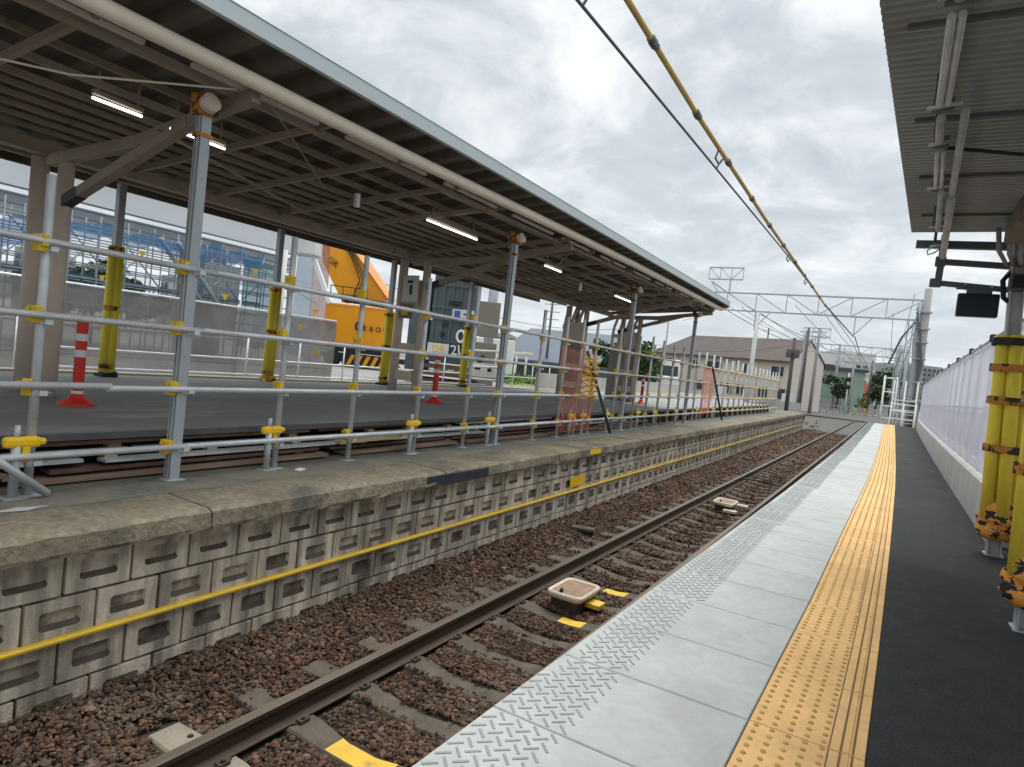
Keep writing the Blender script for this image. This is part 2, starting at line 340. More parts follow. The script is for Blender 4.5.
# ------------------------------------------------------------------ rails
rp = [(-.0625, -.158), (.0625, -.158), (.0625, -.148), (.012, -.130), (.010, -.045), (.033, -.036), (.034, -.008), (.026, 0), (-.026, 0), (-.034, -.008), (-.033, -.036), (-.010, -.045), (-.012, -.130), (-.0625, -.148)]
rm = [0]*14; rm[7] = 1; rm[6] = 1; rm[8] = 1
for dx, lab in ((0, 'rusty running rail on the side nearer the block wall'), (1.067, 'rusty running rail on the side nearer the pale paved platform')):
    o = MB().sweep(rp, [(rx(y)+dx, y, -.958) for y in (-3, 2, 10, 20, 35, 55, 70, 85, 100, 110, 120, 132, 145)], rm).build('rail', [m_rail, m_railtop])
    tag(o, lab, 'rail', 'rails of the track')

# ------------------------------------------------------------------ sleepers
def sleeper_mesh(w=.22):
    b = MB(); st = [(-1.0, 0, w*.95), (-.72, 0, w*1.05), (-.38, 0, w*1.0), (-.12, -.035, w*.82), (.12, -.035, w*.82), (.38, 0, w*1.0), (.72, 0, w*1.05), (1.0, 0, w*.95)]
    vs = []
    for x, z, ww in st:
        for dy, dz in ((-ww/2-.03, -.16), (-ww/2, -.012), (-ww/2+.012, 0), (ww/2-.012, 0), (ww/2, -.012), (ww/2+.03, -.16)): vs.append((x, dy, z+dz))
    fs = [(i*6+j, (i+1)*6+j, (i+1)*6+j+1, i*6+j+1) for i in range(7) for j in range(5)]
    return b.add(vs, fs).add(vs[:6], [(0, 1, 2, 3, 4, 5)]).add(vs[-6:], [(5, 4, 3, 2, 1, 0)])
def clip_mesh():
    b = MB()
    for s_ in (-1, 1): b.box((s_*.08, 0, .012), (.05, .07, .02)); b.tube((s_*.085, 0, .02), (s_*.085, 0, .042), .013, 8)
    b.box((0, 0, .004), (.15, .13, .012))
    return b
SP = .565
sl0 = sleeper_mesh().build('sleeper', m_sleeper, base=(0, 0, 0))
tag(sl0, 'dusty grey-brown concrete sleeper set in the brown ballast under the rails', 'sleeper', 'sleepers of the track')
c0 = clip_mesh().build('rail_fastening', m_clip, base=(0, 0, 0))
sly = [2.36+SP*i for i in range(-2, 96)]; sleepers = []
PAINT = {1: (-.17, .27, 'concrete sleeper with a long yellow painted band across its middle nearest the camera'), 6: (-.02, .23, 'sleeper with a short yellow band just before the square beige box'),
         8: (-.02, .24, 'sleeper with a short yellow band just beyond the square beige box')}
paint_meshes = {}
for i, y in enumerate(sly):
    o = sl0 if i == 0 else sl0.copy()
    if i: COL.objects.link(o)
    o.location = (rx(y)+.5335, y, ZR); o.rotation_euler.z = random.uniform(-.012, .012); sleepers.append(o)
    if y < 12:
        for dx in (-.5335, .5335):
            c = c0.copy(); COL.objects.link(c); c.parent = o; c.location = (dx, 0, .002)
bpy.data.objects.remove(c0)
for j, (x0, x1, lab) in PAINT.items():
    i = j+2; o = sleepers[i]; w = .166; b = MB(); xs = np.linspace(x0, x1, 9)
    zf = lambda x: float(np.interp(x, [-1, -.38, -.12, .12, .38, 1], [0, 0, -.035, -.035, 0, 0]))+.003
    b.add([(x, dy*(w/2-.012+.10*max(0, abs(x)-.12)), zf(x)) for x in xs for dy in (-1, 1)], [(2*k_, 2*k_+2, 2*k_+3, 2*k_+1) for k_ in range(8)])
    pm = b.build('painted_band', m_yellowpaint, base=(0, 0, 0)); pm.parent = o; o['label'] = lab
# clean-looking end of the sleeper in the corner
o = sleepers[2]; o.data = o.data.copy(); o.data.materials[0] = m_sleeper_new
o['label'] = 'pale clean concrete sleeper end with two dark bolt holes by the rail'
h = MB()
for dx, dy in ((-.62-.2, .05), (-.62-.06, -.02)): h.lathe((dx, dy, .001), [(.02, 0), (.016, .006)], 10)
hb = h.build('bolt_hole', m_black, base=(0, 0, 0)); hb.parent = o

# ------------------------------------------------------------------ ballast stones (too many to count)
def stones(name, regions):
    ico = []; p = (1+5**.5)/2
    for a, c in ((-1, p), (1, p), (-1, -p), (1, -p)): ico.append((a, c, 0))
    for a, c in ((-1, p), (1, p), (-1, -p), (1, -p)): ico.append((0, a, c))
    for a, c in ((-1, p), (1, p), (-1, -p), (1, -p)): ico.append((c, 0, a))
    ico = np.array(ico)/math.sqrt(1+p*p)
    F = np.array([(0,11,5),(0,5,1),(0,1,7),(0,7,10),(0,10,11),(1,5,9),(5,11,4),(11,10,2),(10,7,6),(7,1,8),(3,9,4),(3,4,2),(3,2,6),(3,6,8),(3,8,9),(4,9,5),(2,4,11),(6,2,10),(8,6,7),(9,8,1)])
    P = []
    for (x0, x1, y0, y1, dens, r, zc) in regions:
        n = int((x1-x0)*(y1-y0)*dens); x = rng.uniform(x0, x1, n); y = rng.uniform(y0, y1, n)
        kk = np.round((y-2.36)/SP); on = (np.abs(y-(2.36+SP*kk)) < .118) & (x > -3.56)
        edge = (np.abs(y-(2.36+SP*kk)) > .085) | (x < -3.5)
        keep = ~on | (edge & (rng.random(n) < .28)) | (rng.random(n) < .004)
        keep &= ~((kk == 0) & (np.abs(y-2.36) < .13) & (x > -3.6))
        keep &= ~(np.isin(kk, (1, 6, 8)) & (np.abs(y-(2.36+SP*kk)) < .12) & (x > -2.95))
        onr = np.abs(x-np.interp(y, [q[1] for q in RP], [q[0] for q in RP])) < .085
        keep &= ~onr
        x, y, on = x[keep], y[keep], on[keep]
        z = -1.155+rng.uniform(-.014, .018, len(x)) + np.clip((-3.55-x)/.5, 0, 1)*.060 + .02*np.sin(x*5+y*1.7)*np.sin(y*2.3)
        z = np.where((x > -2.95) & (x < -1.9), z+.008, z); z = np.where(on, ZR+.006, z)
        P.append(np.stack([x, y, z, r*(.55+rng.random(len(x))**2*1.1)], 1))
    P = np.concatenate(P); n = len(P)
    V = np.sign(ico[None])*np.abs(ico[None])**rng.uniform(.45, 1.0, (n, 1, 1))*(1+rng.uniform(-.30, .30, (n, 12, 1)))
    V = V*rng.uniform(.5, 1.25, (n, 1, 3))
    A = rng.normal(size=(n, 4)); A /= np.linalg.norm(A, axis=1)[:, None]; w, x, y, z = A.T
    R = np.stack([1-2*(y*y+z*z), 2*(x*y-z*w), 2*(x*z+y*w), 2*(x*y+z*w), 1-2*(x*x+z*z), 2*(y*z-x*w), 2*(x*z-y*w), 2*(y*z+x*w), 1-2*(x*x+y*y)], 1).reshape(n, 3, 3)
    V = np.einsum('nij,nkj->nki', R, V)*P[:, None, 3:4]; V[:, :, 2] *= .8; V += P[:, None, :3]
    me = bpy.data.meshes.new(name); me.vertices.add(n*12); me.vertices.foreach_set('co', V.reshape(-1))
    FF = (F[None]+np.arange(n)[:, None, None]*12).reshape(-1); me.loops.add(len(FF)); me.loops.foreach_set('vertex_index', FF)
    nf = len(FF)//3; me.polygons.add(nf); me.polygons.foreach_set('loop_start', np.arange(nf)*3)
    me.polygons.foreach_set('use_smooth', np.zeros(nf, bool)); me.update(calc_edges=True); me.validate()
    me.materials.append(m_stone); o = bpy.data.objects.new(name, me); COL.objects.link(o)
    return tag(o, 'angular red-brown ballast stones packed between the sleepers and the wall', 'ballast', None, 'stuff')
stones('ballast', [(-4.2, -1.25, 1.0, 5.5, 3400, .0148, 0), (-3.0, -1.25, 1.0, 7, 1500, .014, 0), (-4.3, -1.3, 5.5, 11, 1600, .0185, 0), (-4.4, -1.3, 11, 22, 700, .026, 0), (-4.7, -1.3, 22, 47, 210, .042, 0)])

# ------------------------------------------------------------------ balise boxes between the rails
def balise():
    b = MB(); pr = []
    def rr(hx, hy, r, z, n=5):
        return [(sx*(hx-r)+r*math.cos(a), sy*(hy-r)+r*math.sin(a), z) for sx, sy, a0 in ((1, 1, 0), (-1, 1, 90), (-1, -1, 180), (1, -1, 270)) for a in [rad(a0+90*k_/n) for k_ in range(n+1)]]
    rings = [rr(.15, .22, .05, 0), rr(.19, .27, .07, .02), rr(.20, .28, .08, .05), rr(.195, .275, .08, .075), rr(.175, .255, .07, .08), rr(.16, .24, .06, .066)]
    n = len(rings[0]); b.add([p for q in rings for p in q], [(i*n+k_, i*n+(k_+1) % n, (i+1)*n+(k_+1) % n, (i+1)*n+k_) for i in range(5) for k_ in range(n)], 0, True)
    lid = MB(); lid.add(rr(.159, .239, .06, .068), [tuple(range(n))])
    foot = MB(); foot.box((0, 0, -.06), (.27, .40, .125), 0, 0, 1.1)  # dark base block, stands in for the shadow under the shell
    kn = MB(); kn.box((-.05, -.2, .08), (.03, .035, .03)); kn.tube((-.05, -.2, .08), (-.05, -.2, .11), .012)
    t = thing('track_transponder', 'square beige plastic box with a brown dusty lid, the nearer one between the rails', 'transponder', (-2.59, 6.14, -1.03), 'transponders between the rails')
    for q, nm, mm in ((b, 'shell', m_balise), (lid, 'lid', m_balise_in), (foot, 'foot', m_clip), (kn, 'latch', m_black)):
        o = q.build(nm, mm, base=(0, 0, 0)); o.parent = t
    return t
t0 = balise(); t1 = copy_tree(t0, None, (-2.56, 13.0, -1.03)); t1['label'] = 'square beige plastic box farther along the track between the rails'
b = MB(); b.box((-2.40, 6.2, -1.085), (.22, .16, .05)); tag(b.build('marker_block', m_yellowpaint, None, .008), 'small yellow painted block on the ballast beside the beige box', 'marker')
b = MB(); b.box((-2.40, 12.7, -1.085), (.24, .16, .05)); tag(b.build('marker_block', m_balise, None, .008), 'small pale block on the ballast by the farther beige box', 'marker')
b = MB(); b.box((-2.35, 13.5, -1.085), (.26, .14, .05)); tag(b.build('marker_block', m_balise, None, .008), 'small pale block lying just beyond the farther beige box', 'marker')
b = MB(); b.box((-3.72, 8.9, -1.07), (.34, .17, .05), .3); tag(b.build('concrete_slab', m_sleeper, None, .008), 'loose flat concrete slab lying on the ballast beside the rail', 'slab')
b = MB(); b.path([(-3.1+.06*i, 17.0+.25*math.sin(i*.2), -1.03) for i in range(20)], .02, 6); tag(b.build('cable', m_black), 'dark cable crossing the track on the sleepers beyond the boxes', 'cable')

# ------------------------------------------------------------------ right platform
PE = [(-1.185, -3), (-1.17, 1.62), (-1.157, 2.67), (-1.136, 4.27), (-1.075, 9.2), (-1.035, 15), (-1.024, 18.5), (-1.03, 30), (-1.045, 43)]
TL = [(-.40, -3), (-.352, 2.31), (-.326, 3.6), (-.304, 4.53), (-.279, 6.86), (-.216, 11.9), (-.20, 16), (-.204, 21), (-.24, 30), (-.30, 43)]
TR = [(0.0, -3), (.061, 2.66), (.086, 4.0), (.101, 4.97), (.131, 7.1), (.181, 11.83), (.20, 16), (.204, 20), (.225, 30), (.235, 43)]
YE = 42.6
pe = lambda y: interp(PE, y); tl = lambda y: interp(TL, y); tr = lambda y: interp(TR, y)
yy = [-3, 0, 1.6, 2.7, 4.3, 6, 9.2, 12, 15, 18.5, 24, 30, 36, YE]
b = MB(); n = len(yy)
b.add([(pe(y)+.06, y, z) for y in yy for z in (-1.24, -.16)]+[(2.6, y, z) for y in yy for z in (-.16, -1.24)], [])
b.f += [[2*i, 2*i+2, 2*i+3, 2*i+1] for i in range(n-1)]; b.mi += [0]*(n-1); b.sm += [False]*(n-1)
b.quad((pe(YE)+.06, YE, -1.24), (2.6, YE, -1.24), (2.6, YE, -.16), (pe(YE)+.06, YE, -.16))
struct(b.build('platform_body', m_greyconc))
b = MB(); vs = [(x, y, -.001) for y in yy for x in (tr(y)+.001, 6.0)]
b.add(vs, [(2*i, 2*i+1, 2*i+3, 2*i+2) for i in range(n-1)]); struct(b.build('platform_asphalt', m_asph))
b = MB(); vs = [(x, y, z) for y in yy for x, z in ((pe(y)+.01, -.14), (pe(y)+.01, -.012), (tr(y), -.012))]
b.add(vs, [(3*i+j, 3*i+j+1, 3*i+4+j, 3*i+3+j) for i in range(n-1) for j in range(2)]); struct(b.build('paving_bed', m_slabjoint))
slab = MB(); tact = MB(); JY = [2.699+.594*i for i in range(-9, 68)]; JY = [y for y in JY if y < YE]
def slabbox(mb, x0, x1, xa, xb, y0, y1, g, zt, zb, ch=.004):
    vs = [(x0+g, y0+g, zb), (x1-g, y0+g, zb), (xb-g, y1-g, zb), (xa+g, y1-g, zb), (x0+g, y0+g, zt-ch), (x1-g, y0+g, zt-ch), (xb-g, y1-g, zt-ch), (xa+g, y1-g, zt-ch)]
    e = g+ch; vs += [(x0+e, y0+e, zt), (x1-e, y0+e, zt), (xb-e, y1-e, zt), (xa+e, y1-e, zt)]
    mb.add(vs, [(3, 2, 1, 0), (8, 9, 10, 11)]+[(i, (i+1) % 4, 4+(i+1) % 4, 4+i) for i in range(4)]+[(4+i, 4+(i+1) % 4, 8+(i+1) % 4, 8+i) for i in range(4)])
for y0, y1 in zip(JY, JY[1:]+[YE]):
    slabbox(slab, pe(y0), tl(y0), pe(y1), tl(y1), y0, y1, .0035, 0, -.12)
    slabbox(tact, tl(y0), tr(y0), tl(y1), tr(y1), y0, y1, .003, .002, -.03, .002)
struct(slab.build('paving', m_slab)); struct(tact.build('tactile_paving', m_tact))
b = MB(); P_ = .050; q2 = math.sqrt(.5); JA = np.array(JY)
for i in range(-60, 700):
    for jn in range(max(-60, i-40), i+45):
        X_ = (i-jn)*P_*q2-1.2; y = (i+jn)*P_*q2-2.0
        if y > YE-.05 or X_ < -1.2 or X_ > -.7: continue
        x0 = pe(y)
        if X_ < x0+.03 or X_ > x0+.295 or np.abs(JA-y).min() < .024: continue
        d = Vector((q2, q2, 0)) if (i+jn) % 2 == 0 else Vector((-q2, q2, 0)); e = Vector((-d.y, d.x, 0)); p = Vector((X_, y, 0)); L_ = .027; w = .0048
        q = [p-d*L_-e*w, p+d*L_-e*w, p+d*L_+e*w, p-d*L_+e*w]
        b.add([(a.x, a.y, -.001) for a in q]+[(a.x, a.y, .0025) for a in q], [(4, 5, 6, 7), (0, 1, 5, 4), (1, 2, 6, 5), (2, 3, 7, 6), (3, 0, 4, 7)])
struct(b.build('paving_tread_bars', m_slabmark))
b = MB(); y = -1.5; dc = [(1.0, 0.0), (.62, .62)]
while y < YE-.05:
    sc = .0112
    if min(abs(y-j) for j in JY) > .02:
        for c in range(5):
            x = tl(y)+.032+c*.058
            base = [(x+sc*math.cos(rad(45*k_+22)), y+1.25*sc*math.sin(rad(45*k_+22)), .002) for k_ in range(8)]
            top = [(x+sc*.55*math.cos(rad(45*k_+22)), y+sc*.75*math.sin(rad(45*k_+22)), .0072) for k_ in range(8)]
            b.add(base+top, [tuple(range(8, 16))]+[(k_, (k_+1) % 8, 8+(k_+1) % 8, 8+k_) for k_ in range(8)])
    y += .058
struct(b.build('tactile_dots', m_tactdot))
b = MB(); g = MB()
for y0, y1 in zip(JY, JY[1:]+[YE]):
    for (o1, o2, z, mb) in ((-.078, -.048, .007, b), ):
        slabbox(mb, tr(y0)+o1, tr(y0)+o2, tr(y1)+o1, tr(y1)+o2, y0, y1, .006, .0075, .001, .003)
    for o1, w in ((-.122, .0025), (-.083, .004), (-.043, .004)):
        g.quad((tr(y0)+o1-w, y0+.004, .0035), (tr(y0)+o1+w, y0+.004, .0035), (tr(y1)+o1+w, y1-.004, .0035), (tr(y1)+o1-w, y1-.004, .0035))
struct(b.build('tactile_line', m_tact)); struct(g.build('tactile_grooves', m_tactjoint))

# ------------------------------------------------------------------ old platform with block wall
X0 = -4.13
b = MB(); ly = [-4, 5, 15, 25, 35, 44.6]
cp = [(-.15, -1.2), (-.15, -.147), (.05, -.145), (.055, -.12), (.04, -.02), (.0, 0), (-.55, .012), (-.55, -1.2)]
n = len(cp); yy2 = []; y = -4.0
while y < 44.6:
    yy2.append((y, 0)); y += .13
    if abs((y % 2.9)-.06) < .066: yy2 += [(y, 0), (y+.004, .014), (y+.014, .014), (y+.018, 0)]; y += .03
yy2.append((44.6, 0)); vs = []
for y, ins in yy2:
    for q, (x, z) in enumerate(cp):
        jx = (random.gauss(0, .0045) if q in (2, 3, 4, 5) else 0)-(ins if 1 <= q <= 5 else 0); jz = (random.gauss(0, .003) if q in (4, 5) else 0)-(ins if q in (4, 5, 6) else 0)
        if q in (4, 5) and random.random() < .06: jx -= .012; jz -= .008
        vs.append((LT(X0, y)+x+jx, y, z+jz))
b.add(vs, [(i_*n+k_, (i_+1)*n+k_, (i_+1)*n+(k_+1) % n, i_*n+(k_+1) % n) for i_ in range(len(yy2)-1) for k_ in range(n)]); b.quad(*vs[-8:-4]); b.quad(*vs[-8:][0:1], *vs[-4:-1])
ob = struct(b.build('platform_coping', m_coping))
b = MB(); vs = [(LT(x, y), y, z) for y in ly for x, z in ((X0-.50, .013), (X0-1.0, .002), (X0-9.0, .002))]
b.add(vs, [(3*i+j+1, 3*i+j, 3*i+3+j, 3*i+4+j) for i in range(len(ly)-1) for j in range(2)])
b.quad((LT(X0, 44.6)-.05, 44.6, -1.2), (LT(X0, 44.6)-.05, 44.6, 0), (LT(X0-9, 44.6), 44.6, 0), (LT(X0-9, 44.6), 44.6, -1.2)); struct(b.build('old_platform_surface', m_oldasphalt))
wall = thing('block_wall', 'stained concrete block wall of recessed blocks below the old platform edge', 'wall', (LT(X0, 2), 2, -1.2))
blk = MB(); rec = MB(); rec2 = MB(); BL = .4085; ROWS = [(-.413, -.150, 0), (-.691, -.435, .205), (-.970, -.711, .0), (-1.25, -.992, .205)]
for z0, z1, off in ROWS:
    y = -2.85+off
    while y < 44.4:
        ya, yb = y+.011, y+BL-.011; xf = LT(X0, y)-.055; w = .078; hh = z1-z0
        ra, rb, rz0, rz1 = ya+w, yb-w, z0+.072, z1-.066; d = .032; k_ = .02
        if z0 < -1.2: rz1 = z1-.07; rz0 = z0+.03
        jx = random.uniform(-.005, .004); F = lambda yv, z, dx=0: (xf+jx+dx, yv, z)
        o = [F(ya, z0), F(yb, z0), F(yb, z1), F(ya, z1)]; bk = [F(ya, z0, -.05), F(yb, z0, -.05), F(yb, z1, -.05), F(ya, z1, -.05)]
        def ring(e, dx): 
            q = []
            for cy, cz, a0 in ((rb-k_, rz1-k_, 0), (ra+k_, rz1-k_, 90), (ra+k_, rz0+k_, 180), (rb-k_, rz0+k_, 270)):
                for a in (0, 45, 90): q.append(F(cy+(k_-e)*math.cos(rad(a0+a)), cz+(k_-e)*math.sin(rad(a0+a))+(.024 if e and a0 >= 180 else 0), dx))
            return q
        R1, R2 = ring(0, 0), ring(.006, -d)
        blk.add(o+bk, [(4, 5, 1, 0), (5, 6, 2, 1), (6, 7, 3, 2), (7, 4, 0, 3)])
        vs = o+R1; fs = [(2, 3, 6), (2, 6, 5, ), ]
        # front face with a hole: corners 0..3 (ya z0, yb z0, yb z1, ya z1), ring 4..15 starting at +y side going up
        fs = [(1, 2, 4), (2, 5, 4), (2, 6, 5), (2, 3, 7, 6), (3, 8, 7), (3, 9, 8), (3, 0, 10, 9), (0, 11, 10), (0, 12, 11), (0, 1, 13, 12), (1, 14, 13), (1, 15, 14), (1, 4, 15)]
        blk.add(vs, [f[::1] for f in fs])
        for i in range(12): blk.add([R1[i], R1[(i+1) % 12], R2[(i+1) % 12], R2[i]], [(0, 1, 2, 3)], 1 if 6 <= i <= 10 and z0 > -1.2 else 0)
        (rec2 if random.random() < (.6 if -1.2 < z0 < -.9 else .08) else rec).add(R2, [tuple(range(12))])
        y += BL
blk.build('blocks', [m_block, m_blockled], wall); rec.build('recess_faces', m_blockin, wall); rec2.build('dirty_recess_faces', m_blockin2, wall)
b = MB(); b.quad((LT(X0, -4)-.10, -4, -1.25), (LT(X0, 44.5)-.10, 44.5, -1.25), (LT(X0, 44.5)-.10, 44.5, -.1), (LT(X0, -4)-.10, -4, -.1)); b.build('joint_mortar', m_joint, wall)
yp = thing('yellow_conduit', 'long yellow painted conduit running along the block wall', 'pipe', (LT(X0, 2)-.02, 2, -.69))
MB().sweep([(-.03, -.014), (.02, -.014), (.022, .004), (.012, .014), (-.03, .014)], [(LT(X0, y)-.022, y, -.678) for y in ly[:-1]+[41]]).build('conduit', m_yelpipe, yp, .004)
# paint and tar marks on the platform edge
def mark(name, mtl, y0, y1, z0, z1, dx, lab, cat):
    b = MB(); b.b2((LT(X0, y0)+dx-.004, y0, z0), (LT(X0, y0)+dx+.004, y1, z1)); return tag(b.build(name, mtl), lab, cat)
mark('paint_mark', m_yelcap, 9.9, 10.35, -.11, -.03, .052, 'yellow paint mark on the upper edge of the old platform', 'paint mark')
mark('paint_mark', m_yelcap, 9.45, 10.0, -.62, -.46, -.046, 'square yellow paint mark on the block wall above the conduit', 'paint mark')
mark('tar_patch', m_tar, 5.5, 6.7, -.13, -.03, .050, 'dark tar patch on the coping face of the old platform', 'tar patch')
b = MB(); b.add([(-4.675+.022*math.sin(5*a)*math.cos(a)+.035*math.cos(a), 1.95+.22*math.sin(a), .0165) for a in np.linspace(0, 6.1, 18)], [tuple(range(18))]); tag(b.build('lime_stain', m_conc), 'thin white lime streak on the old platform surface', 'stain')
b = MB(); b.box((-4.85, 4.42, .02), (.06, .12, .012), .4); tag(b.build('paper_scrap', m_white), 'small white scrap on the old platform near the fence foot', 'litter')

# raised temporary deck
ZD = .385
b = MB(); dx0, dx1 = -5.32, -10.55
b.add([(LT(x, y), y, z) for y in (-3, 20, 38) for x, z in ((dx0, ZD-.035), (dx0, ZD), (dx1, ZD))], [(3*i+j+1, 3*i+j, 3*i+3+j, 3*i+4+j) for i in range(2) for j in range(2)])
b.quad((LT(dx0, 38), 38, 0), (LT(dx0, 38), 38, ZD), (LT(dx1, 38), 38, ZD), (LT(dx1, 38), 38, 0)); struct(b.build('raised_deck', m_deck))
b = MB(); b.bar((LT(dx0, -3)+.015, -3, ZD-.03), (LT(dx0, 38)+.015, 38, ZD-.03), .03, .05); struct(b.build('deck_edge_trim', m_deckedge))
b = MB(); b.quad((LT(-5.8, -3), -3, 0), (LT(-5.8, 38), 38, 0), (LT(-5.8, 38), 38, ZD-.04), (LT(-5.8, -3), -3, ZD-.04)); struct(b.build('deck_gap_shade', m_dark))  # added dark sheet stands in for the shade under the deck edge
b = MB(); b.b2((dx1-.28, -3, .1), (dx1+.0, 38.2, ZD+.03)); struct(b.build('deck_far_kerb', mat('beige_kerb', (.46, .39, .28), .8, .1, 2)))
b = MB(); b.b2((dx1-.5, 20.5, .1), (dx1-.32, 38.2, .95)); tag(b.build('barrier_wall', m_conc), 'low pale concrete barrier along the far side of the deck', 'wall')
# things stored under the deck edge
kinds = []
for lay, (z, xo, h, w, mats_) in enumerate(((.035, -5.34, .035, .2, 'trtt'), (.095, -5.40, .030, .2, 'rtrt'), (.155, -5.36, .026, .12, 'gggr'), (.225, -5.38, .04, .05, 'gggg'), (.30, -5.45, .03, .2, 'tgrr'))):
    y = -.9+lay*.63
    while y < 15:
        L_ = random.uniform(2.0, 3.4); y1 = y+L_; kd = random.choice(mats_); x = xo+random.uniform(-.035, .035)
        p, q = (LT(x, y), y, z), (LT(x+random.uniform(-.03, .03), y1), y1, z+random.uniform(-.012, .012)); b = MB()
        if kd == 'g' and h > .035: tag(b.tube(p, q, .024, 10).build('steel_tube', m_galvdull), 'loose metal tube lying in the stack under the deck edge', 'tube', 'tubes stored under the deck')
        else: tag(b.bar(p, q, w, h).build('timber_plank', {'t': m_timber, 'r': m_rustbeam, 'g': m_galvdull}[kd]), 'weathered flat bar lying in the stack under the deck edge', 'plank', 'planks stacked under the deck')
        y = y1+random.uniform(.03, .3)
y = .4; first = None
while y < 15:
    for z in (.06, .12, .185, .26):
        if random.random() < .6:
            if first is None: first = MB().box((0, 0, .0), (.08, .10, .034)).build('timber_spacer', m_timber2, base=(0, 0, 0)); o = first
            else: o = first.copy(); COL.objects.link(o)
            o.location = (LT(-5.40, y), y+random.uniform(-.1, .1), z); tag(o, 'small wooden spacer between the bars stacked under the deck edge', 'spacer', 'spacers in the stack under the deck')
    y += random.uniform(.6, 1.1)
o = MB().bar((-5.36, 5.35, .16), (-5.33, 6.35, .2), .2, .03).build('timber_plank', m_timber2); tag(o, 'pale fresh timber board sticking up slightly from the stack under the deck', 'plank', 'planks stacked under the deck')
sp = MB(); 
y = 14.2; posts = []
while y < 37: posts.append(y); y += .62
for i, y in enumerate(posts):
    if i == 0:
        p0 = MB(); p0.box((0, 0, .15), (.12, .13, .30)); p0.box((0, 0, .31), (.2, .2, .02)); p0 = p0.build('timber_block', m_rustbeam, base=(0, 0, 0)); o = p0
    else: o = p0.copy(); COL.objects.link(o)
    o.location = (LT(-5.42, y), y, .003); tag(o, 'short red-brown timber block propping up the deck edge', 'block', 'blocks propping the deck edge')

# ------------------------------------------------------------------ scaffold fence along the deck
fence = thing('scaffold_fence', 'long fence of clamped steel tubes with yellow couplers along the old platform', 'scaffold fence', (LT(-5.06, 8), 8, 0))
UY = [2.2, 4.3, 5.3, 6.45, 7.55, 9.63, 10.58, 11.3, 12.0, 13.3, 14.6, 15.55, 16.5, 17.5, 18.45, 20.2]+[21.2+1.05*i for i in range(17)]
RZ = [.285, .77, 1.26, 1.755]
up0 = MB().tube((0, 0, 0), (0, 0, 2.2), .029, 12); up0 = up0.build('upright', m_galvdull, base=(0, 0, 0))
cl0 = MB(); cl0.box((.0, -.045, .0), (.07, .06, .115)); cl0.box((.035, -.045, .015), (.05, .045, .075)); cl0.tube((.0, -.08, .03), (.0, -.1, .03), .012, 8)
cl0 = cl0.build('coupler', m_clamp, base=(0, 0, 0), bevel=.015)
ri0 = MB(); ri0.lathe((0, 0, -.028), [(.028, 0), (.034, .006), (.034, .05), (.028, .056)], 12); ri0.box((.03, .03, 0), (.05, .05, .035)); ri0.tube((.03, .04, 0), (.03, .085, .0), .009, 6); ri0 = ri0.build('clamp_ring', m_galv, base=(0, 0, 0))
ft0 = MB(); ft0.box((0, 0, .004), (.13, .13, .008)); ft0.tube((0, 0, 0), (0, 0, .06), .019, 8); ft0 = ft0.build('base_plate', m_galvdull, base=(0, 0, 0))
def put(src, parent, loc, rz=0, first=[]):
    o = src.copy(); COL.objects.link(o); o.parent = parent; o.location = loc; o.rotation_euler.z = rz; return o
uprights = UY+[3.25, 8.4, 13.85, 19.3]; nc = 0
for y in UY:
    x = LT(-5.06, y); u = put(up0, fence, Vector((x, y, .0))-fence.location)
    u.scale.z = random.uniform(.985, 1.03); u.rotation_euler = (random.uniform(-.006, .006), random.uniform(-.004, .004), 0)
    put(ft0, u, (0, 0, 0))
    for z in RZ:
        if nc < 100: put(cl0, u, (.0, 0, z+random.uniform(-.02, .02)), random.uniform(-.7, .5)); nc += 1
        if y < 14: put(ri0, u, (0, 0, z-.05))
for z in RZ:
    y = -2.0; first = True
    while y < 38:
        y1 = min(y+5.0+random.uniform(-.4, .6), 38.2); dx = .055
        MB().tube((LT(-5.06, y)+dx, y, z+random.uniform(-.008, .008)), (LT(-5.06, y1)+dx, y1, z+random.uniform(-.008, .008)), .0243, 12).build('rail_tube', m_galv if y < 9 else m_galvdull, fence)
        y = y1-.02
fc = MB()
for y in UY:
    if y > 24:
        for z in RZ: fc.box((LT(-5.06, y)+.0, y-.045, z), (.08, .06, .12))
tag(fc.build('far_couplers', m_clamp, fence), kind='stuff')
# couplers of the fence on the props
for y in (3.25, 8.4, 13.85, 19.3):
    for z in RZ: put(cl0, fence, Vector((LT(-5.06, y), y-.03, z))-fence.location, .1); put(ri0, fence, Vector((LT(-5.03, y), y+.03, z-.02))-fence.location)
for q in (up0, cl0, ri0, ft0): bpy.data.objects.remove(q)
# short jack posts with amber caps
JP = [2.1, 4.18, 6.33, 8.15, 11.05, 11.62, 12.9, 14.9, 16.2, 18.2, 20.6, 22.8]
t = thing('jack_post', 'short steel jack post under an amber plastic cap, nearest the left edge', 'post', (LT(-5.03, 2.1), 2.1, 0), 'capped jack posts at the foot of the fence')
for nm, mb, mm, bv in (('post', MB().tube((0, 0, 0), (0, 0, .40), .03, 12).tube((0, 0, .40), (0, 0, .50), .018, 10), m_galvdull, 0), ('cap', MB().box((.0, .03, .385), (.065, .22, .075)).box((0, .15, .385), (.045, .06, .05)), m_yelcap, .022),
                   ('foot', MB().box((0, 0, .006), (.14, .14, .01)), m_galvdull, 0)):
    o = mb.build(nm, mm, base=(0, 0, 0), bevel=bv); o.parent = t
jl = ['short jack post under an amber cap beside the second fence upright', 'short jack post under an amber cap nearest the red delineator by the drilling rig', 'short jack post with amber cap by the second tall canopy prop',
      'short jack post with amber cap at the foot of the orange net, nearer one', 'short jack post with amber cap at the foot of the orange net, farther one', 'short jack post with amber cap beside the dark slanting brace']
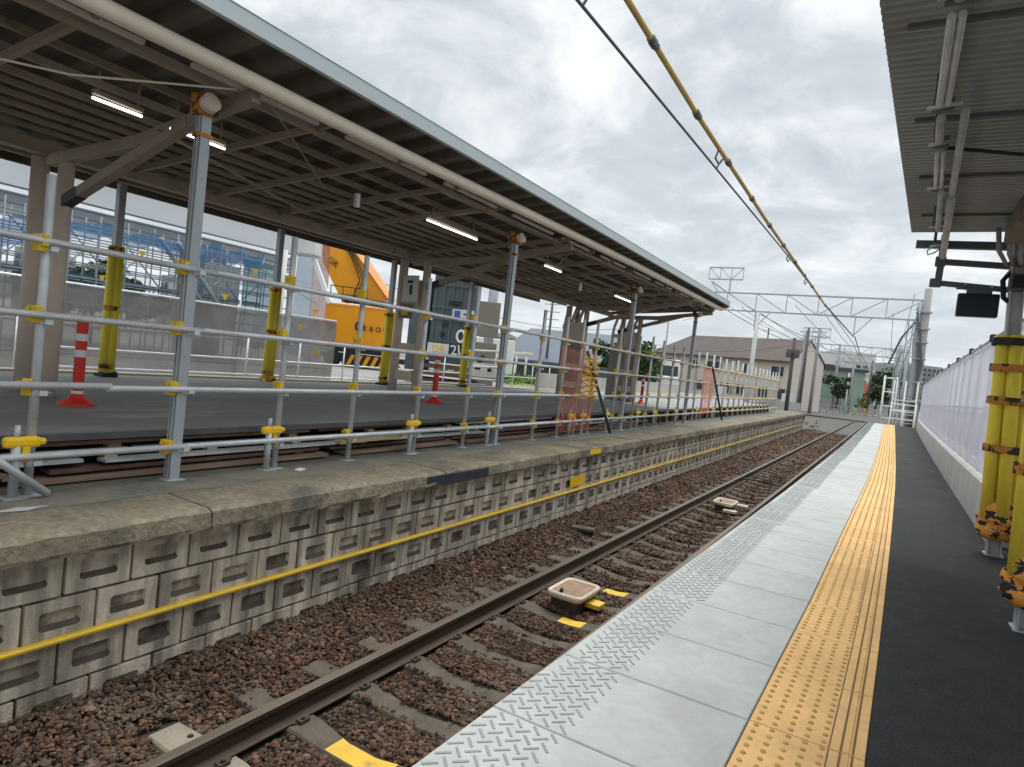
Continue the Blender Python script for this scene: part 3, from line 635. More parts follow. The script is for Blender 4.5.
for i, y in enumerate(JP[1:]):
    c = copy_tree(t, None, (LT(-5.03, y), y, 0)); c['label'] = jl[i] if i < 6 else 'small distant jack post with an amber cap at the fence foot'
b = MB().tube((-4.95, 1.55, .62), (-4.93, 2.27, .035), .0255, 12); tag(b.build('steel_tube', m_galv), 'loose galvanised tube leaning down at the left end of the fence', 'tube')
b = MB().tube((LT(-4.98, 11.4), 11.4, 1.62), (LT(-4.85, 12.75), 12.75, .02), .03, 10); tag(b.build('brace_tube', m_grn), 'dark green brace slanting from the fence to the platform edge', 'brace')
b = MB().tube((LT(-4.98, 21.8), 21.8, 1.8), (LT(-4.8, 23.4), 23.4, .02), .035, 8); tag(b.build('brace_tube', m_black), 'black brace slanting down at the fence beyond the canopy', 'brace')
# orange nets
def drape(name, y0, y1, z0, z1, x, mtl, lab, cat, n=14, amp=.06):
    b = MB(); vs = []
    for i in range(n+1):
        for j in range(n+1):
            y = y0+(y1-y0)*i/n; z = z0+(z1-z0)*j/n; vs.append((LT(x, y)+amp*math.sin(i*1.3+j*.35)+random.uniform(-.012, .012), y+.03*math.sin(j*.9), z+.02*math.sin(i*2.1)))
    b.add(vs, [(i*(n+1)+j, (i+1)*(n+1)+j, (i+1)*(n+1)+j+1, i*(n+1)+j+1) for i in range(n) for j in range(n)], 0, True)
    return tag(b.build(name, mtl), lab, cat)
drape('safety_net', 10.45, 12.0, .12, 1.62, -5.0, m_netorange, 'sagging orange-pink safety net tied to the fence between two capped posts', 'net')
drape('safety_net', 20.9, 22.2, .25, 1.75, -5.0, m_netorange, 'orange safety net hanging on the fence beyond the canopy end', 'net')
for k_, (yc, xo) in enumerate(((11.38, -4.93), (11.75, -4.93))):
    b = MB(); b.path([(LT(xo, yc)+.07*math.sin(a*1.0), yc+.09*math.cos(a*1.0)+.02*math.sin(a*.2), .75+.035*a*.5) for a in np.linspace(0, 44, 150)], .016, 6)
    tag(b.build('spiral_hose', m_yelcap), ['amber coiled hose hanging on the fence in front of the orange net', 'second amber coiled hose hanging just beyond the first on the orange net'][k_], 'hose')

# ------------------------------------------------------------------ tall canopy props on the fence line
def prop_(y, ztop, lab, w=.086):
    t = thing('canopy_prop', lab, 'prop', (LT(-5.06, y), y, 0), 'tall steel props on the fence line')
    x = LT(-5.06, y); b = MB(); b.box((x, y, ztop/2), (w*.42, w, ztop)); b.box((x-.04, y, ztop/2), (.012, w*1.0, ztop)); b.box((x+.04, y, ztop/2), (.012, w*1.0, ztop)); b.build('post', m_prop, t, .004)
    b = MB(); b.box((x, y, .006), (.16, .16, .012)); b.build('base_plate', m_galvdull, t)
    b = MB(); b.box((x, y, ztop-.16), (.108, .118, .03)); b.build('strap', m_tape, t)
    b = MB(); b.box((x, y, ztop+.05), (.2, .14, .1)); b.box((x-.06, y, ztop+.13), (.08, .16, .10)); b.build('head_padding', m_tape, t, .02)
    b = MB(); b.tube((x+.09, y-.04, ztop+.06), (x+.16, y-.04, ztop+.09), .075, 12); b.build('clamp_knob', m_column, t)
ZT = {3.25: 3.0, 8.4: 3.04, 13.85: 3.08, 19.3: 3.16}
for y, lab in ((3.25, 'tall grey steel prop nearest the camera with a taped head under the canopy'), (8.4, 'tall grey steel prop, second along the fence, left of the orange net'),
               (13.85, 'tall grey steel prop, third along the fence, beyond the orange net'), (19.3, 'tall grey steel prop under the far end of the canopy')): prop_(y, ZT[y], lab)

# ------------------------------------------------------------------ left canopy
CZ = lambda y: .009*(y-3)
def C(x, y, z): return (LT(x, y), y, z+CZ(y))
can = thing('platform_canopy', 'long steel platform canopy with pale grey fascia over the old platform', 'canopy', (LT(-7.9, 9), 9, .36))
Y0, Y1 = -2.5, 20.0; XF, XV, XB = -4.3, -8.0, -10.75
zf = lambda x: 3.13+(x-XV)*(.35/(XF-XV)) if x > XV else 3.10+(XV-x)*.12
def fold(name, xa, xb, mtl):
    b = MB(); P = .40; prof = []; y = Y0
    while y < Y1-.2:
        prof += [(y, 0), (y+.13, 0), (y+.17, .085), (y+.36, .085)]; y += P
    prof.append((Y1, 0)); vs = [C(x, y, zf(x)+z) for x in (xa, xb) for y, z in prof]; n = len(prof)
    b.add(vs, [(i, i+1, n+i+1, n+i) for i in range(n-1)]); return b.build(name, mtl, can)
fold('front_roof_deck', XV, XF+.02, m_roof); fold('rear_roof_deck', XV, XB, m_roof)
b = MB(); b.bar(C(XF, Y0, 3.52), C(XF, Y1, 3.52), .05, .125); b.bar(C(XF-.05, Y0, 3.589), C(XF-.05, Y1, 3.589), .16, .012); b.build('fascia', m_fascia, can, .004)
b = MB(); b.bar(C(XB, Y0, 3.36), C(XB, Y1, 3.36), .05, .20); b.build('rear_fascia', m_roof, can)
gp = [(-4.6, -2.4, 3.22), (-4.6, 2.4, 3.255), (-4.61, 5.1, 3.285), (-4.63, 9, 3.37), (-4.66, 12.3, 3.435), (-4.72, Y1-.1, 3.50)]
MB().path(gp, .062, 16).build('drain_pipe', m_gutter, can)
b = MB(); b.bar((-4.86, Y0, 3.12), (-5.06, Y1-.1, 3.46), .03, .045); b.build('cable_tray', m_beam, can)
for i in range(13):
    y = -1.9+i*1.62; b = MB(); zz = float(np.interp(y, [-2.4, 20], [3.15, 3.47])); x = -4.79-.0075*(y+2)
    b.bar((x, y, zz+.03), (x-.012, y+1.25, zz+.045), .045, .03); b.build('strip_fitting', m_tubeoff, can)
for x, w, h in ((XV, .16, .13), (-7.75, .03, .05), (-7.5, .03, .05), (-7.25, .03, .05), (-7.0, .03, .05), (-6.75, .03, .05), (-6.5, .04, .06), (-6.1, .04, .06), (-5.7, .04, .06), (-5.2, .05, .07), (-8.7, .06, .10), (-9.7, .06, .10)):
    b = MB(); z = zf(x)-h/2-.02-(.03 if x == XV else 0); b.bar(C(x, Y0, z), C(x, Y1, z), w, h); b.build('valley_beam' if x == XV else 'purlin', m_beam if x == XV else m_beam, can)
for y in [-1.0, .1, 1.15, 2.25, 4.3, 5.35, 6.4, 7.4, 9.5, 10.5, 11.5, 12.6, 14.9, 16.0, 17.1, 18.2, 19.85]:
    b = MB(); b.bar(C(XV, y, 3.02), C(-4.68, y, 3.29), .045, .065); b.build('rafter', m_beam, can)
b = MB(); b.bar(C(XV, 19.95, 3.03), C(XF, 19.95, 3.44), .05, .10); b.build('end_beam', m_beam, can)
COLY = [3.45, 9.65, 17.2, 19.75]
for y in COLY+[-1.8]:
    b = MB(); b.bar(C(XV, y, 2.88), C(-6.3, y, 2.95), .09, .12); b.bar(C(-6.5, y, 2.93), C(-4.70, y, 3.2), .085, .11); b.build('main_arm', m_beam, can, .006)
    b = MB(); b.bar((LT(-7.62, y), y, 2.42+CZ(y)), C(-5.55, y, 3.07), .10, .10); b.build('strut', m_beam, can, .006)
    b = MB(); b.bar((LT(-7.62, y), y, 2.42+CZ(y)), (LT(-7.32, y), y, 2.515+CZ(y)), .106, .106); b.build('strut_tape', m_blacktape, can)
    b = MB(); b.bar(C(-5.9, y-.1, 3.0), C(-7.3, y+2.9, 3.0), .02, .02); b.bar(C(-4.75, y+.2, 3.2), C(-6.2, y+2.2, 3.1), .012, .012); b.build('tie_rod', m_beam, can)
    if y > -1:
        sx = .75 if y > 19 else 0
        for xx in (-7.65+sx, -8.22+sx):
            b = MB(); b.tube((LT(xx, y), y, .36), (LT(xx, y), y, 2.93+CZ(y)), .085 if xx < -8 else .075, 18); b.build('column', m_column, can)
        for zc_, hz_ in ((.78, .18), (1.32, .16), (2.35, .5)):
            b = MB(); b.box((LT(-7.93, y)+sx, y, zc_), (.42, .10, hz_)); b.build('batten_plate', m_column, can) if y > 5 else None
        b = MB(); b.box((LT(-7.9, y), y, .372), (1.0, .5, .02)); b.build('column_footing', m_conc, can)
for i, y in enumerate((17.2, 19.75)):          # wall panel and curved ribs beside the far columns
    xs0 = -7.85 if i else -8.4; xe = -6.95 if i else -7.7
    b = MB(); b.box((LT((xs0+xe)/2, y), y+.06, 1.23), (abs(xs0-xe), .05, 1.72)); b.build('wall_panel', mat('grey_wall_panel', (.30, .285, .25), .8, .08, 1), can, .01)
    for k_ in range(4 if i else 3):
        xx = xe-.2-k_*.22; b = MB(); b.path([(LT(xx, y), y+.06, 2.05), (LT(xx, y), y+.06, 2.5), (LT(xx+.03, y), y+.06, 2.75), (LT(xx+.14, y), y+.06, 2.95+CZ(y))], .05, 8); b.build('curved_rib', m_column, can)
    b = MB(); b.box((LT((xs0+xe)/2, y), y+.06, 2.45), (abs(xs0-xe), .05, .12)); b.build('rib_band', m_column, can)
# lights under the canopy
def tube_light(y0, y1, x, z, lab):
    t = thing('tube_light', lab, 'light', (LT(x, y0), y0, z), 'tube lights under the canopy')
    p, q = (LT(x, y0), y0, z), (LT(x, y1), y1, z)
    MB().tube(p, q, .0115, 10).build('tube', m_tube, t)
    b = MB().bar((p[0], p[1], z+.05), (q[0], q[1], z+.045), .045, .035); 
    for f in (.1, .9): b.tube((p[0]+(q[0]-p[0])*f, y0+(y1-y0)*f, z+.06), (p[0]+(q[0]-p[0])*f, y0+(y1-y0)*f, z+.25), .012, 6)
    b.build('fitting', m_beam, t)
tube_light(2.73, 3.13, -5.75, 3.02, 'lit tube light nearest the camera under the canopy roof')
tube_light(3.40, 3.95, -5.77, 3.02, 'lit tube light behind the first tall prop')
tube_light(6.95, 8.2, -5.62, 3.06, 'long lit tube light in the middle of the canopy')
tube_light(10.6, 11.3, -5.68, 3.10, 'lit tube light just beyond the second tall prop')
tube_light(14.8, 15.9, -5.9, 3.12, 'faint lit tube light near the far end of the canopy')
for px_, y in ((-6.25, 2.2), (-5.6, 5.6), (-5.7, 12.3)):
    b = MB(); b.box((LT(px_, y), y, 2.96), (.05, .05, .16)); tag(b.build('hanging_sensor', m_tubeoff, None, .006), 'small pale box hanging under the canopy roof', 'box', 'small boxes hanging under the canopy')
b = MB(); b.path([C(-6.9, -1, 3.0), C(-6.2, 1.0, 2.96), C(-5.4, 2.4, 3.02), C(-4.75, 3.3, 3.2)], .009, 6); tag(b.build('cable', m_gutter), 'thin pale cable slung under the near part of the canopy', 'cable')

# rear props with yellow sleeves
def rear_prop(x, y, ztop, lab, zs=(.42, 2.0)):
    t = thing('rear_prop', lab, 'prop', (x, y, .36), 'yellow sleeved props behind the canopy')
    MB().box((x, y, (ztop+.36)/2), (.10, .10, ztop-.36)).build('post', m_prop, t)
    z = zs[0]
    b = MB(); b.box((x, y, .40), (.24, .24, .07)); b.tube((x-.1, y-.1, .40), (x+.12, y+.1, .44), .04, 8); b.build('foot_padding', m_tiger if lab.find('second') >= 0 else m_blacktape, t, .015)
    b = MB()
    for dx, dy in ((.045, .03), (-.045, .03), (0, -.05)): b.tube((x+dx, y+dy, zs[0]+.03), (x+dx, y+dy, zs[1]), .062, 12)
    b.build('sleeve', m_sleeve, t)
    for z in np.linspace(zs[0]+.12, zs[1]-.06, 3): MB().lathe((x, y, z-.035), [(.112, 0), (.114, .07)], 14).build('tape_band', m_tape, t)
for x, y, zt, lab, zs in ((-10.22, 5.36, 3.28, 'yellow sleeved prop nearest the camera beside the red delineator post', (.42, 2.35)), (-10.4, 8.44, 3.30, 'yellow sleeved prop second from the left with an orange taped foot', (.42, 2.2)),
                          (-10.4, 11.73, 3.33, 'yellow sleeved prop in front of the orange crane and pale column', (.42, 2.1)), (-10.55, 15.2, 3.37, 'yellow sleeved prop in front of the dark drilling rig', (.42, 2.1))): rear_prop(x, y, zt, lab, zs)
t = thing('sleeved_post', 'slim grey post with a short yellow sleeve just beyond the orange net', 'post', (-8.6, 18.2, .36))
MB().tube((-8.6, 18.2, .36), (-8.6, 18.2, 3.15), .07, 12).build('post', m_prop, t); MB().tube((-8.6, 18.2, 1.3), (-8.6, 18.2, 1.95), .1, 12).build('sleeve', m_sleeve, t)
# delineator posts
def delineator(x, y, h, lab):
    t = thing('delineator_post', lab, 'delineator', (x, y, ZD), 'red delineator posts on the deck')
    MB().lathe((x, y, ZD), [(.17, 0), (.17, .02), (.13, .035), (.07, .075), (.058, .11)], 20).build('base', m_red, t)
    b = MB(); b.lathe((x, y, ZD+.11), [(.05, 0), (.05, h-.14), (.042, h-.115), (.01, h-.11)], 16); b.build('post', m_red, t)
    for z, d, r_ in ((h-.20, .07, .0515), (h-.36, .07, .0515), (.115, .03, .053)): MB().lathe((x, y, ZD+z), [(r_, 0), (r_, d)], 16).build('reflective_band', m_white, t)
delineator(-6.93, 3.38, .84, 'red delineator post with two white bands nearest the camera')
delineator(-7.05, 9.35, .90, 'red delineator post standing in front of the drilling rig')
delineator(-6.75, 19.6, .90, 'red delineator post standing near the far canopy prop')
# signs on the second pair of columns
sg = thing('column_sign', 'pale notice board hung between the second pair of columns', 'sign', (-8.0, 9.5, 2.2))
b = MB(); b.box((-7.98, 9.5, 2.42), (.36, .03, .5)); b.build('board', m_whitedirty, sg, .006)
b = MB(); b.box((-7.95, 9.478, 2.40), (.05, .012, .18)); b.box((-7.98, 9.478, 2.55), (.12, .012, .05)); b.build('marks', m_txt, sg)
b = MB(); b.box((-8.02, 9.48, 2.0), (.30, .05, .28)); b.build('control_box', m_box, sg, .01); b = MB(); b.box((-8.02, 9.45, 2.0), (.16, .012, .16)); b.build('yellow_label', m_clamp, sg)

# ------------------------------------------------------------------ right canopy, posts, fence, sign
RCZ = 3.0
rc = thing('platform_canopy', 'corrugated steel canopy over the right platform seen from below', 'canopy', (1, 5, RCZ))
b = MB(); ys = []; y = -1.5; i = 0
YR = 7.55
while y < YR:
    ys += [(y, 0), (y+.025, 0), (y+.034, .012), (y+.056, .012)]; y += .066
ys.append((YR, 0)); n = len(ys); ex = lambda y: -.245+.048*(y-3.14) if y > 0 else -.245+.048*(y-3.14)
vs = [(ex(y) if s_ == 0 else 4.5, y, RCZ+z+(0 if s_ == 0 else -.0)) for s_ in (0, 1) for y, z in ys]
b.add(vs, [(i+1, i, n+i, n+i+1) for i in range(n-1)]); b.add([(v[0], v[1], RCZ+.06) for v in vs], [(i, i+1, n+i+1, n+i) for i in range(n-1)])
b.build('roof_sheet', m_rroof, rc)
b = MB()
for y in (1.0, 2.2, 3.4, 4.55, 5.7, 6.85): b.bar((ex(y)+.1, y, RCZ-.012), (4.4, y, RCZ-.012), .03, .018)
b.build('seam_strip', m_dkframe, rc)
b = MB(); b.bar((2.2, -1, RCZ-.06), (2.2, YR, RCZ-.06), .1, .1); b.build('purlin', m_rroof, rc)
b = MB(); b.bar((.02, YR+.1, RCZ-.10), (1.6, YR+.1, RCZ-.14), .07, .07); b.build('end_beam', m_dkframe, rc)
b = MB(); b.box((1.05, 6.7, RCZ-.11), (.75, .8, .2)); tag(b.build('junction_box', m_box, rc, .01), 'beige metal housing under the soffit')
ct = thing('conduit_run', 'pair of silver conduits with dark clamps under the right canopy', 'conduit', (.05, 4, 2.8))
for (x0, y0, z0, x1, y1, z1, r, mm) in ((.035, 2.3, 2.8, .045, 2.85, 2.8, .02, m_timber2), (.028, 2.98, 2.8, .032, 3.85, 2.8, .016, m_galv), (.062, 2.98, 2.805, .066, 3.85, 2.805, .015, m_galv), (.05, 4.05, 2.81, .06, 4.4, 2.81, .022, m_galvdull),
                                        (.06, 4.6, 2.80, .085, 5.3, 2.80, .013, m_galv), (.092, 4.6, 2.80, .117, 5.3, 2.80, .013, m_galv), (.15, 3.95, 2.80, .185, 5.35, 2.77, .020, m_galvdull), (.125, 5.35, 2.78, .16, 6.5, 2.78, .020, m_galvdull), (.19, 5.45, 2.76, .25, 7.35, 2.72, .026, m_galvdull)):
    MB().tube((x0, y0, z0), (x1, y1, z1), r, 12).build('conduit', mm, ct)
for x, y, w in ((.045, 2.88, .10), (.05, 3.93, .10), (.07, 4.48, .08), (.11, 5.38, .11), (.16, 6.55, .09), (.2, 7.3, .10)):
    MB().box((x, y, 2.83), (w, .05, .07)).build('clamp', m_dkframe, ct, .01)
    MB().box((x-.03, y+.02, 2.935), (.025, .025, .13)).build('hanger', m_dkframe, ct)
    MB().tube((x-w/2-.02, y-.04, 2.8), (x+w/2+.03, y-.04, 2.82), .011, 8).build('clamp_bolt', m_galvdull, ct)
fr = thing('sign_frame', 'dark steel hanger frame at the end of the right canopy', 'frame', (.5, 7.6, 2.5))
for p, q, w in (((.18, 7.6, 2.515), (.86, 7.6, 2.46), .05), ((.22, 7.6, 2.72), (.86, 7.6, 2.68), .055), ((.255, 7.6, 2.98), (.245, 7.6, 2.5), .06)):
    MB().bar(p, q, w, w).build('bar', m_dkframe, fr, .005)
MB().box((.245, 7.6, 2.72), (.09, .09, .09)).build('clamp', m_dkframe, fr, .01); MB().box((.225, 7.6, 2.51), (.10, .09, .08)).build('clamp', m_dkframe, fr, .01)
mo = thing('hanging_monitor', 'dark monitor hanging from the hanger frame, seen from behind', 'monitor', (.57, 7.58, 2.3))
b = MB(); b.box((.583, 7.57, 2.30), (.33, .10, .22)); b.build('housing', m_monitor, mo, .012)
b = MB(); b.box((.585, 7.57, 2.43), (.20, .07, .05)); b.box((.57, 7.57, 2.46), (.34, .03, .018)); b.tube((.47, 7.57, 2.45), (.47, 7.58, 2.5), .015, 8); b.tube((.68, 7.57, 2.45), (.68, 7.58, 2.48), .015, 8); b.build('bracket', m_dkframe, mo)
sq = thing('square_camera_housing', 'small square dark housing clamped to the yellow padded post', 'housing', (.86, 7.45, 2.48))
b = MB(); b.box((.86, 7.40, 2.50), (.15, .16, .15)); b.build('housing', m_dkframe, sq, .012); b = MB(); b.box((.86, 7.312, 2.50), (.115, .012, .115)); b.build('window', m_monitor, sq); 
b = MB(); b.path([(.80, 7.45, 2.62), (.74, 7.42, 2.52), (.76, 7.4, 2.36), (.8, 7.42, 2.33)], .022, 8); b.build('cable_loop', m_black, sq)
b = MB()
for k_ in range(3): b.path([(.62+.08*k_, 7.0, 2.9), (.66+.08*k_, 7.2, 2.75-.03*k_), (.75+.05*k_, 7.4, 2.66), (.9, 7.45, 2.78)], .02, 8)
tag(b.build('cable_bundle', m_greyconc), 'bundle of grey cables curving down to the padded post', 'cable')
b = MB().path([(.24, 7.6, 2.85), (.17, 7.58, 2.86), (.12, 7.57, 2.82), (.13, 7.57, 2.78), (.18, 7.58, 2.80), (.24, 7.6, 2.86)], .008, 6); tag(b.build('wire_loop', m_tubeoff), 'thin pale wire loop hanging beside the hanger frame', 'wire')
b = MB().path([(.1, 5.0, RCZ-.03), (.6, 5.05, RCZ-.10), (1.4, 5.0, RCZ-.03)], .012, 6); tag(b.build('cable', m_black), 'black cable slung across under the right canopy', 'cable')
def padded_post(x, y, lean, ztop, lab, npad=3):
    t = thing('padded_post', lab, 'post', (x, y, 0), 'yellow padded posts on the right platform')
    X = lambda z: x+lean*z
    b = MB()
    for dx in (-.05, .05): b.bar((X(0)+dx, y, 0), (X(ztop)+dx, y, ztop), .012, .13, up=(0, 1, 0))
    b.bar((X(0), y, 0), (X(ztop), y, ztop), .10, .012, up=(0, 1, 0)); b.build('steel_post', m_galvdull, t)
    b = MB(); b.box((x, y, .004), (.15, .16, .008)); b.build('base_plate', m_galvdull, t)
    pads = [(-.075, -.045), (.03, -.085), (.11, .0), (-.02, .08)]
    for dx, dy in pads:
        b = MB(); b.path([(X(.34)+dx, y+dy, .34), (X(1.2)+dx, y+dy, 1.2), (X(2.02)+dx*.9, y+dy, 2.02)], .056, 14); b.build('foam_pad', m_sleeve, t)
    for z, mm in ((.98, m_tape), (1.42, m_tape), (1.72, m_tape), (1.96, m_blacktape)):
        b = MB(); n = 24; vs = []
        for dz in (-.035, .035):
            for k_ in range(n):
                a = 2*math.pi*k_/n; vs.append((X(z)+.015+.165*math.cos(a), y+.145*math.sin(a), z+dz))
        b.add(vs, [(k_, (k_+1) % n, n+(k_+1) % n, n+k_) for k_ in range(n)], 0, True); b.build('tape_band', mm, t)
    # bulging foot padding: several folded orange and black wraps
    b = MB(); n = 22; prof = [(.09, .15), (.135, .165), (.16, .21), (.165, .245), (.135, .285), (.15, .31), (.16, .345), (.125, .385), (.135, .41), (.125, .46), (.09, .50), (.10, .56)]; vs = []
    for j, (r, z) in enumerate(prof):
        for k_ in range(n):
            a = 2*math.pi*k_/n; rr = r*(1+.10*math.sin(3*a+j*1.1)+.07*math.sin(7*a+j*.7)+random.uniform(-.035, .035)); vs.append((X(z)+.01+rr*math.cos(a), y-.01+.9*rr*math.sin(a), z+.012*math.sin(4*a+j)))
    b.add(vs, [(j*n+k_, j*n+(k_+1) % n, (j+1)*n+(k_+1) % n, (j+1)*n+k_) for j in range(len(prof)-1) for k_ in range(n)], 0, True)
    b.build('foot_wrap', m_tiger, t)
padded_post(.945, 7.45, -.038, 3.0, 'steel post in yellow foam with orange-black foot wrap, the farther one by the white fence')
padded_post(.85, 5.05, -.02, 3.0, 'steel post in yellow foam with orange-black foot wrap, cut by the right picture edge')
# low wall and milky screen
WP = [(.955, 8.0), (.97, 14.2), (1.0, 20), (1.08, 30), (1.18, 38.8), (1.25, 42.2)]
wx = lambda y: float(np.interp(y, [p[1] for p in WP], [p[0] for p in WP]))
WY = [8.0, 11, 14.2, 20, 30, 38.8, 42.2]
b = MB(); b.sweep([(0, 0), (0, .50), (.03, .53), (.2, .53), (.2, 0)], [(wx(y), y, -.0005) for y in WY]); tag(b.build('low_wall', m_conc), 'low white concrete wall along the back of the right platform', 'wall')
sf = thing('screen_fence', 'tall fence of milky lavender sheets on the low white wall', 'fence', (wx(20)+.1, 20, .53))
ys = np.arange(7.8, 42.1, 1.375); ztop = lambda y: 2.26+.0035*(y-9)
for i, y in enumerate(ys):
    y1 = min(y+1.375, 42.1); b = MB(); nn = 10; vs = []
    for k_ in range(nn+1):
        yk = y+.004+(y1-y-.008)*k_/nn; dx = .06+.0025*math.sin(k_*2.1+i)
        for z in (.56, 1.0, 1.5, ztop(yk)): vs.append((wx(yk)+dx, yk, z))
    b.add(vs, [(k_*4+j, k_*4+j+1, k_*4+4+j+1, k_*4+4+j) for k_ in range(nn) for j in range(3)], 0, True)
    b.build('sheet', m_panel, sf)
for i, y in enumerate(ys):
    b = MB().tube((wx(y)+.10, y, .5), (wx(y)+.10, y, ztop(y)+.04), .024, 8); b.build('post', m_galv, sf)
    b = MB(); b.box((wx(y)+.07, y, ztop(y)+.012), (.07, .13, .10)) if i % 2 == 0 else b.box((wx(y)+.07, y, ztop(y)+.01), (.045, .08, .06)); b.build('clamp', m_black if i % 2 == 0 else m_galvdull, sf, .018)
for z in (.62, 1.35, 2.2): MB().path([(wx(y)+.135, y, z if z < 2 else ztop(y)-.03) for y in WY], .022, 8).build('rail', m_galv, sf)
MB().path([(wx(y)+.07, y, ztop(y)-.005) for y in WY], .02, 8).build('top_rail', m_galvdull, sf)
b = MB(); b.b2((1.35, 6.0, -.0005), (2.9, 10.5, .32)); tag(b.build('brick_planter', m_brick), 'red-brown brick block behind the padded posts', 'planter')
b = MB(); b.box((1.45, 7.9, 1.12), (.7, .5, .5)); b.box((1.45, 7.9, .6), (.1, .1, .55)); tag(b.build('grey_cabinet', m_greyconc, None, .02), 'grey cabinet standing behind the padded posts', 'cabinet')

# ------------------------------------------------------------------ end of the right platform: white steel stair and rails
st = thing('platform_stair', 'white steel stair and handrails at the end of the right platform', 'stair', (.6, 43.5, -1.2))
for x in (-.05, .55, 1.15):
    for y in (43.0, 44.6, 46.0): MB().tube((x, y, -1.2), (x, y, 1.25 if y < 44 else 2.6), .04, 8).build('post', m_white, st)
for y in (43.0, 46.0):
    for z in (.35, .8, 1.2): MB().tube((-.05, y, z), (1.15, y, z), .03, 8).build('rail', m_white, st)
for x in (-.05, 1.15):
    for z in (.3, .75, 1.2): MB().tube((x, 43, z), (x, 46, z+.2), .03, 8).build('rail', m_white, st)
for k_ in range(6): MB().box((.55, 43.3+k_*.28, .9-k_*.25), (1.0, .26, .04)).build('step', m_white, st)
b = MB(); b.box((.55, 45, 1.45), (1.2, 1.0, .06)); b.build('landing', m_white, st)
b = MB()
for p in ((-.6, 46.8), (-.6, 48.3), (.1, 48.3)):
    b.tube((p[0], p[1], -1.2), (p[0], p[1], 2.9), .05, 8)
for z in (.2, 1.0, 1.9, 2.8): b.tube((-.6, 46.8, z), (-.6, 48.3, z), .04, 8); b.tube((-.6, 48.3, z), (.1, 48.3, z), .04, 8)
for z in (.2, 1.0, 1.9): b.tube((-.6, 46.8, z), (-.6, 48.3, z+.85), .03, 8)
tag(b.build('signal_ladder_frame', m_white), 'white ladder frame of tubes beside the track past the platform end', 'frame')
b = MB(); b.box((1.75, 44.2, .15), (.5, .6, 1.2)); b.box((1.75, 43.88, .3), (.3, .04, .4)); tag(b.build('white_cabinet', m_white, None, .02), 'white equipment cabinet at the far end of the milky fence', 'cabinet')

# ------------------------------------------------------------------ overhead line: gantries, masts, wires
ga = thing('catenary_gantry', 'near steel lattice gantry spanning the tracks on a concrete mast', 'gantry', (1.0, 46, -1.2))
MB().tube((1.13, 46, -1.2), (1.08, 46, 8.25), .28, 16, 0, .2).build('mast', m_pole, ga)
MB().path([(.85, 46, -1), (.85, 46, 3.5), (.72, 46, 5.2), (.78, 46, 7.4)], .15, 10).build('channel_mast', m_gantry, ga)
def truss(mb, A, B, zt, zb, n, r, lean=0):
    A, B = Vector(A), Vector(B)
    P = [A.lerp(B, i/n) for i in range(n+1)]
    for z in (zt, zb): mb.bar((A.x, A.y, z), (B.x, B.y, z), r*1.8, r*1.8)
    for i, p in enumerate(P):
        mb.bar((p.x, p.y, zt), (p.x, p.y, zb), r, r)
        if i < n:
            q = P[i+1]; mb.bar((p.x, p.y, zt if i < n/2 else zb), (q.x, q.y, zb if i < n/2 else zt), r, r)
b = MB(); truss(b, (-12.5, 46, 0), (.95, 46, 0), 7.55, 6.35, 7, .052); b.build('truss_beam', m_gantry, ga)
for z in (1.5, 2.6, 4.0, 5.0, 5.8, 6.8): b = MB(); b.lathe((1.1, 46, z), [(.32, 0), (.32, .08)], 12); b.bar((1.1, 45.7, z), (.5, 45.7, z+.15), .05, .05); b.build('mast_band', m_gantry, ga)
b = MB()
for k_ in range(4): b.path([(.9+.1*k_, 45.7, -1), (1.0, 45.72, 2+k_*.4), (1.25-.1*k_, 45.7, 3.5+.3*k_), (.95, 45.7, 5.5), (.6, 45.7, 6.2+.3*k_)], .035, 6)
b.path([(.6, 45.7, 6.2), (0, 45.6, 5.2), (-.5, 45.9, 3.6)], .06, 6); b.build('cable', m_wire, ga)
for x in (-8.6, -2.6):
    b = MB(); b.bar((x, 46, 6.3), (x, 46, 5.1), .06, .06); b.bar((x, 46, 5.2), (x+.9, 46, 6.3), .05, .05); b.build('drop_arm', m_gantry, ga)
MB().tube((-8.46, 46, -1.2), (-8.44, 46, 6.3), .16, 12, 0, .13).build('mast', m_whitedirty, ga)
b = MB(); truss(b, (-12.0, 46, 0), (-9.7, 46, 0), 9.25, 8.45, 3, .045); b.bar((-10.5, 46, 7.5), (-10.5, 46, 8.45), .08, .08); b.bar((-11.2, 46, 7.5), (-11.8, 46, 8.3), .06, .06); b.build('top_rack', m_gantry, ga)
g2 = thing('catenary_gantry', 'second lattice gantry farther down the line', 'gantry', (0, 78, -1.2))
b = MB(); truss(b, (-9.0, 78, 0), (.1, 78, 0), 6.75, 5.85, 7, .055); b.build('truss_beam', m_gantry, g2)
MB().tube((.1, 78, -1.2), (0, 78, 7.2), .2, 12, 0, .15).build('mast', m_pole, g2); MB().tube((-9.0, 78, -1.2), (-9.0, 78, 8.0), .2, 12, 0, .15).build('mast', m_pole, g2)
b = MB(); truss(b, (-9.3, 78, 0), (-6.6, 78, 0), 8.4, 7.5, 3, .05); b.bar((-8, 78, 6.7), (-8, 78, 7.5), .06, .06); b.build('top_rack', m_gantry, g2)
g3 = thing('catenary_gantry', 'third and most distant lattice gantry', 'gantry', (-1, 115, -1.2))
b = MB(); truss(b, (-8.5, 115, 0), (-.3, 115, 0), 6.8, 5.9, 6, .08); b.build('truss_beam', m_gantry, g3)
MB().tube((-.3, 115, -1.2), (-.3, 115, 9), .2, 10).build('mast', m_pole, g3); MB().tube((-8.2, 115, -1.2), (-8.2, 115, 9.5), .2, 10).build('mast', m_pole, g3)
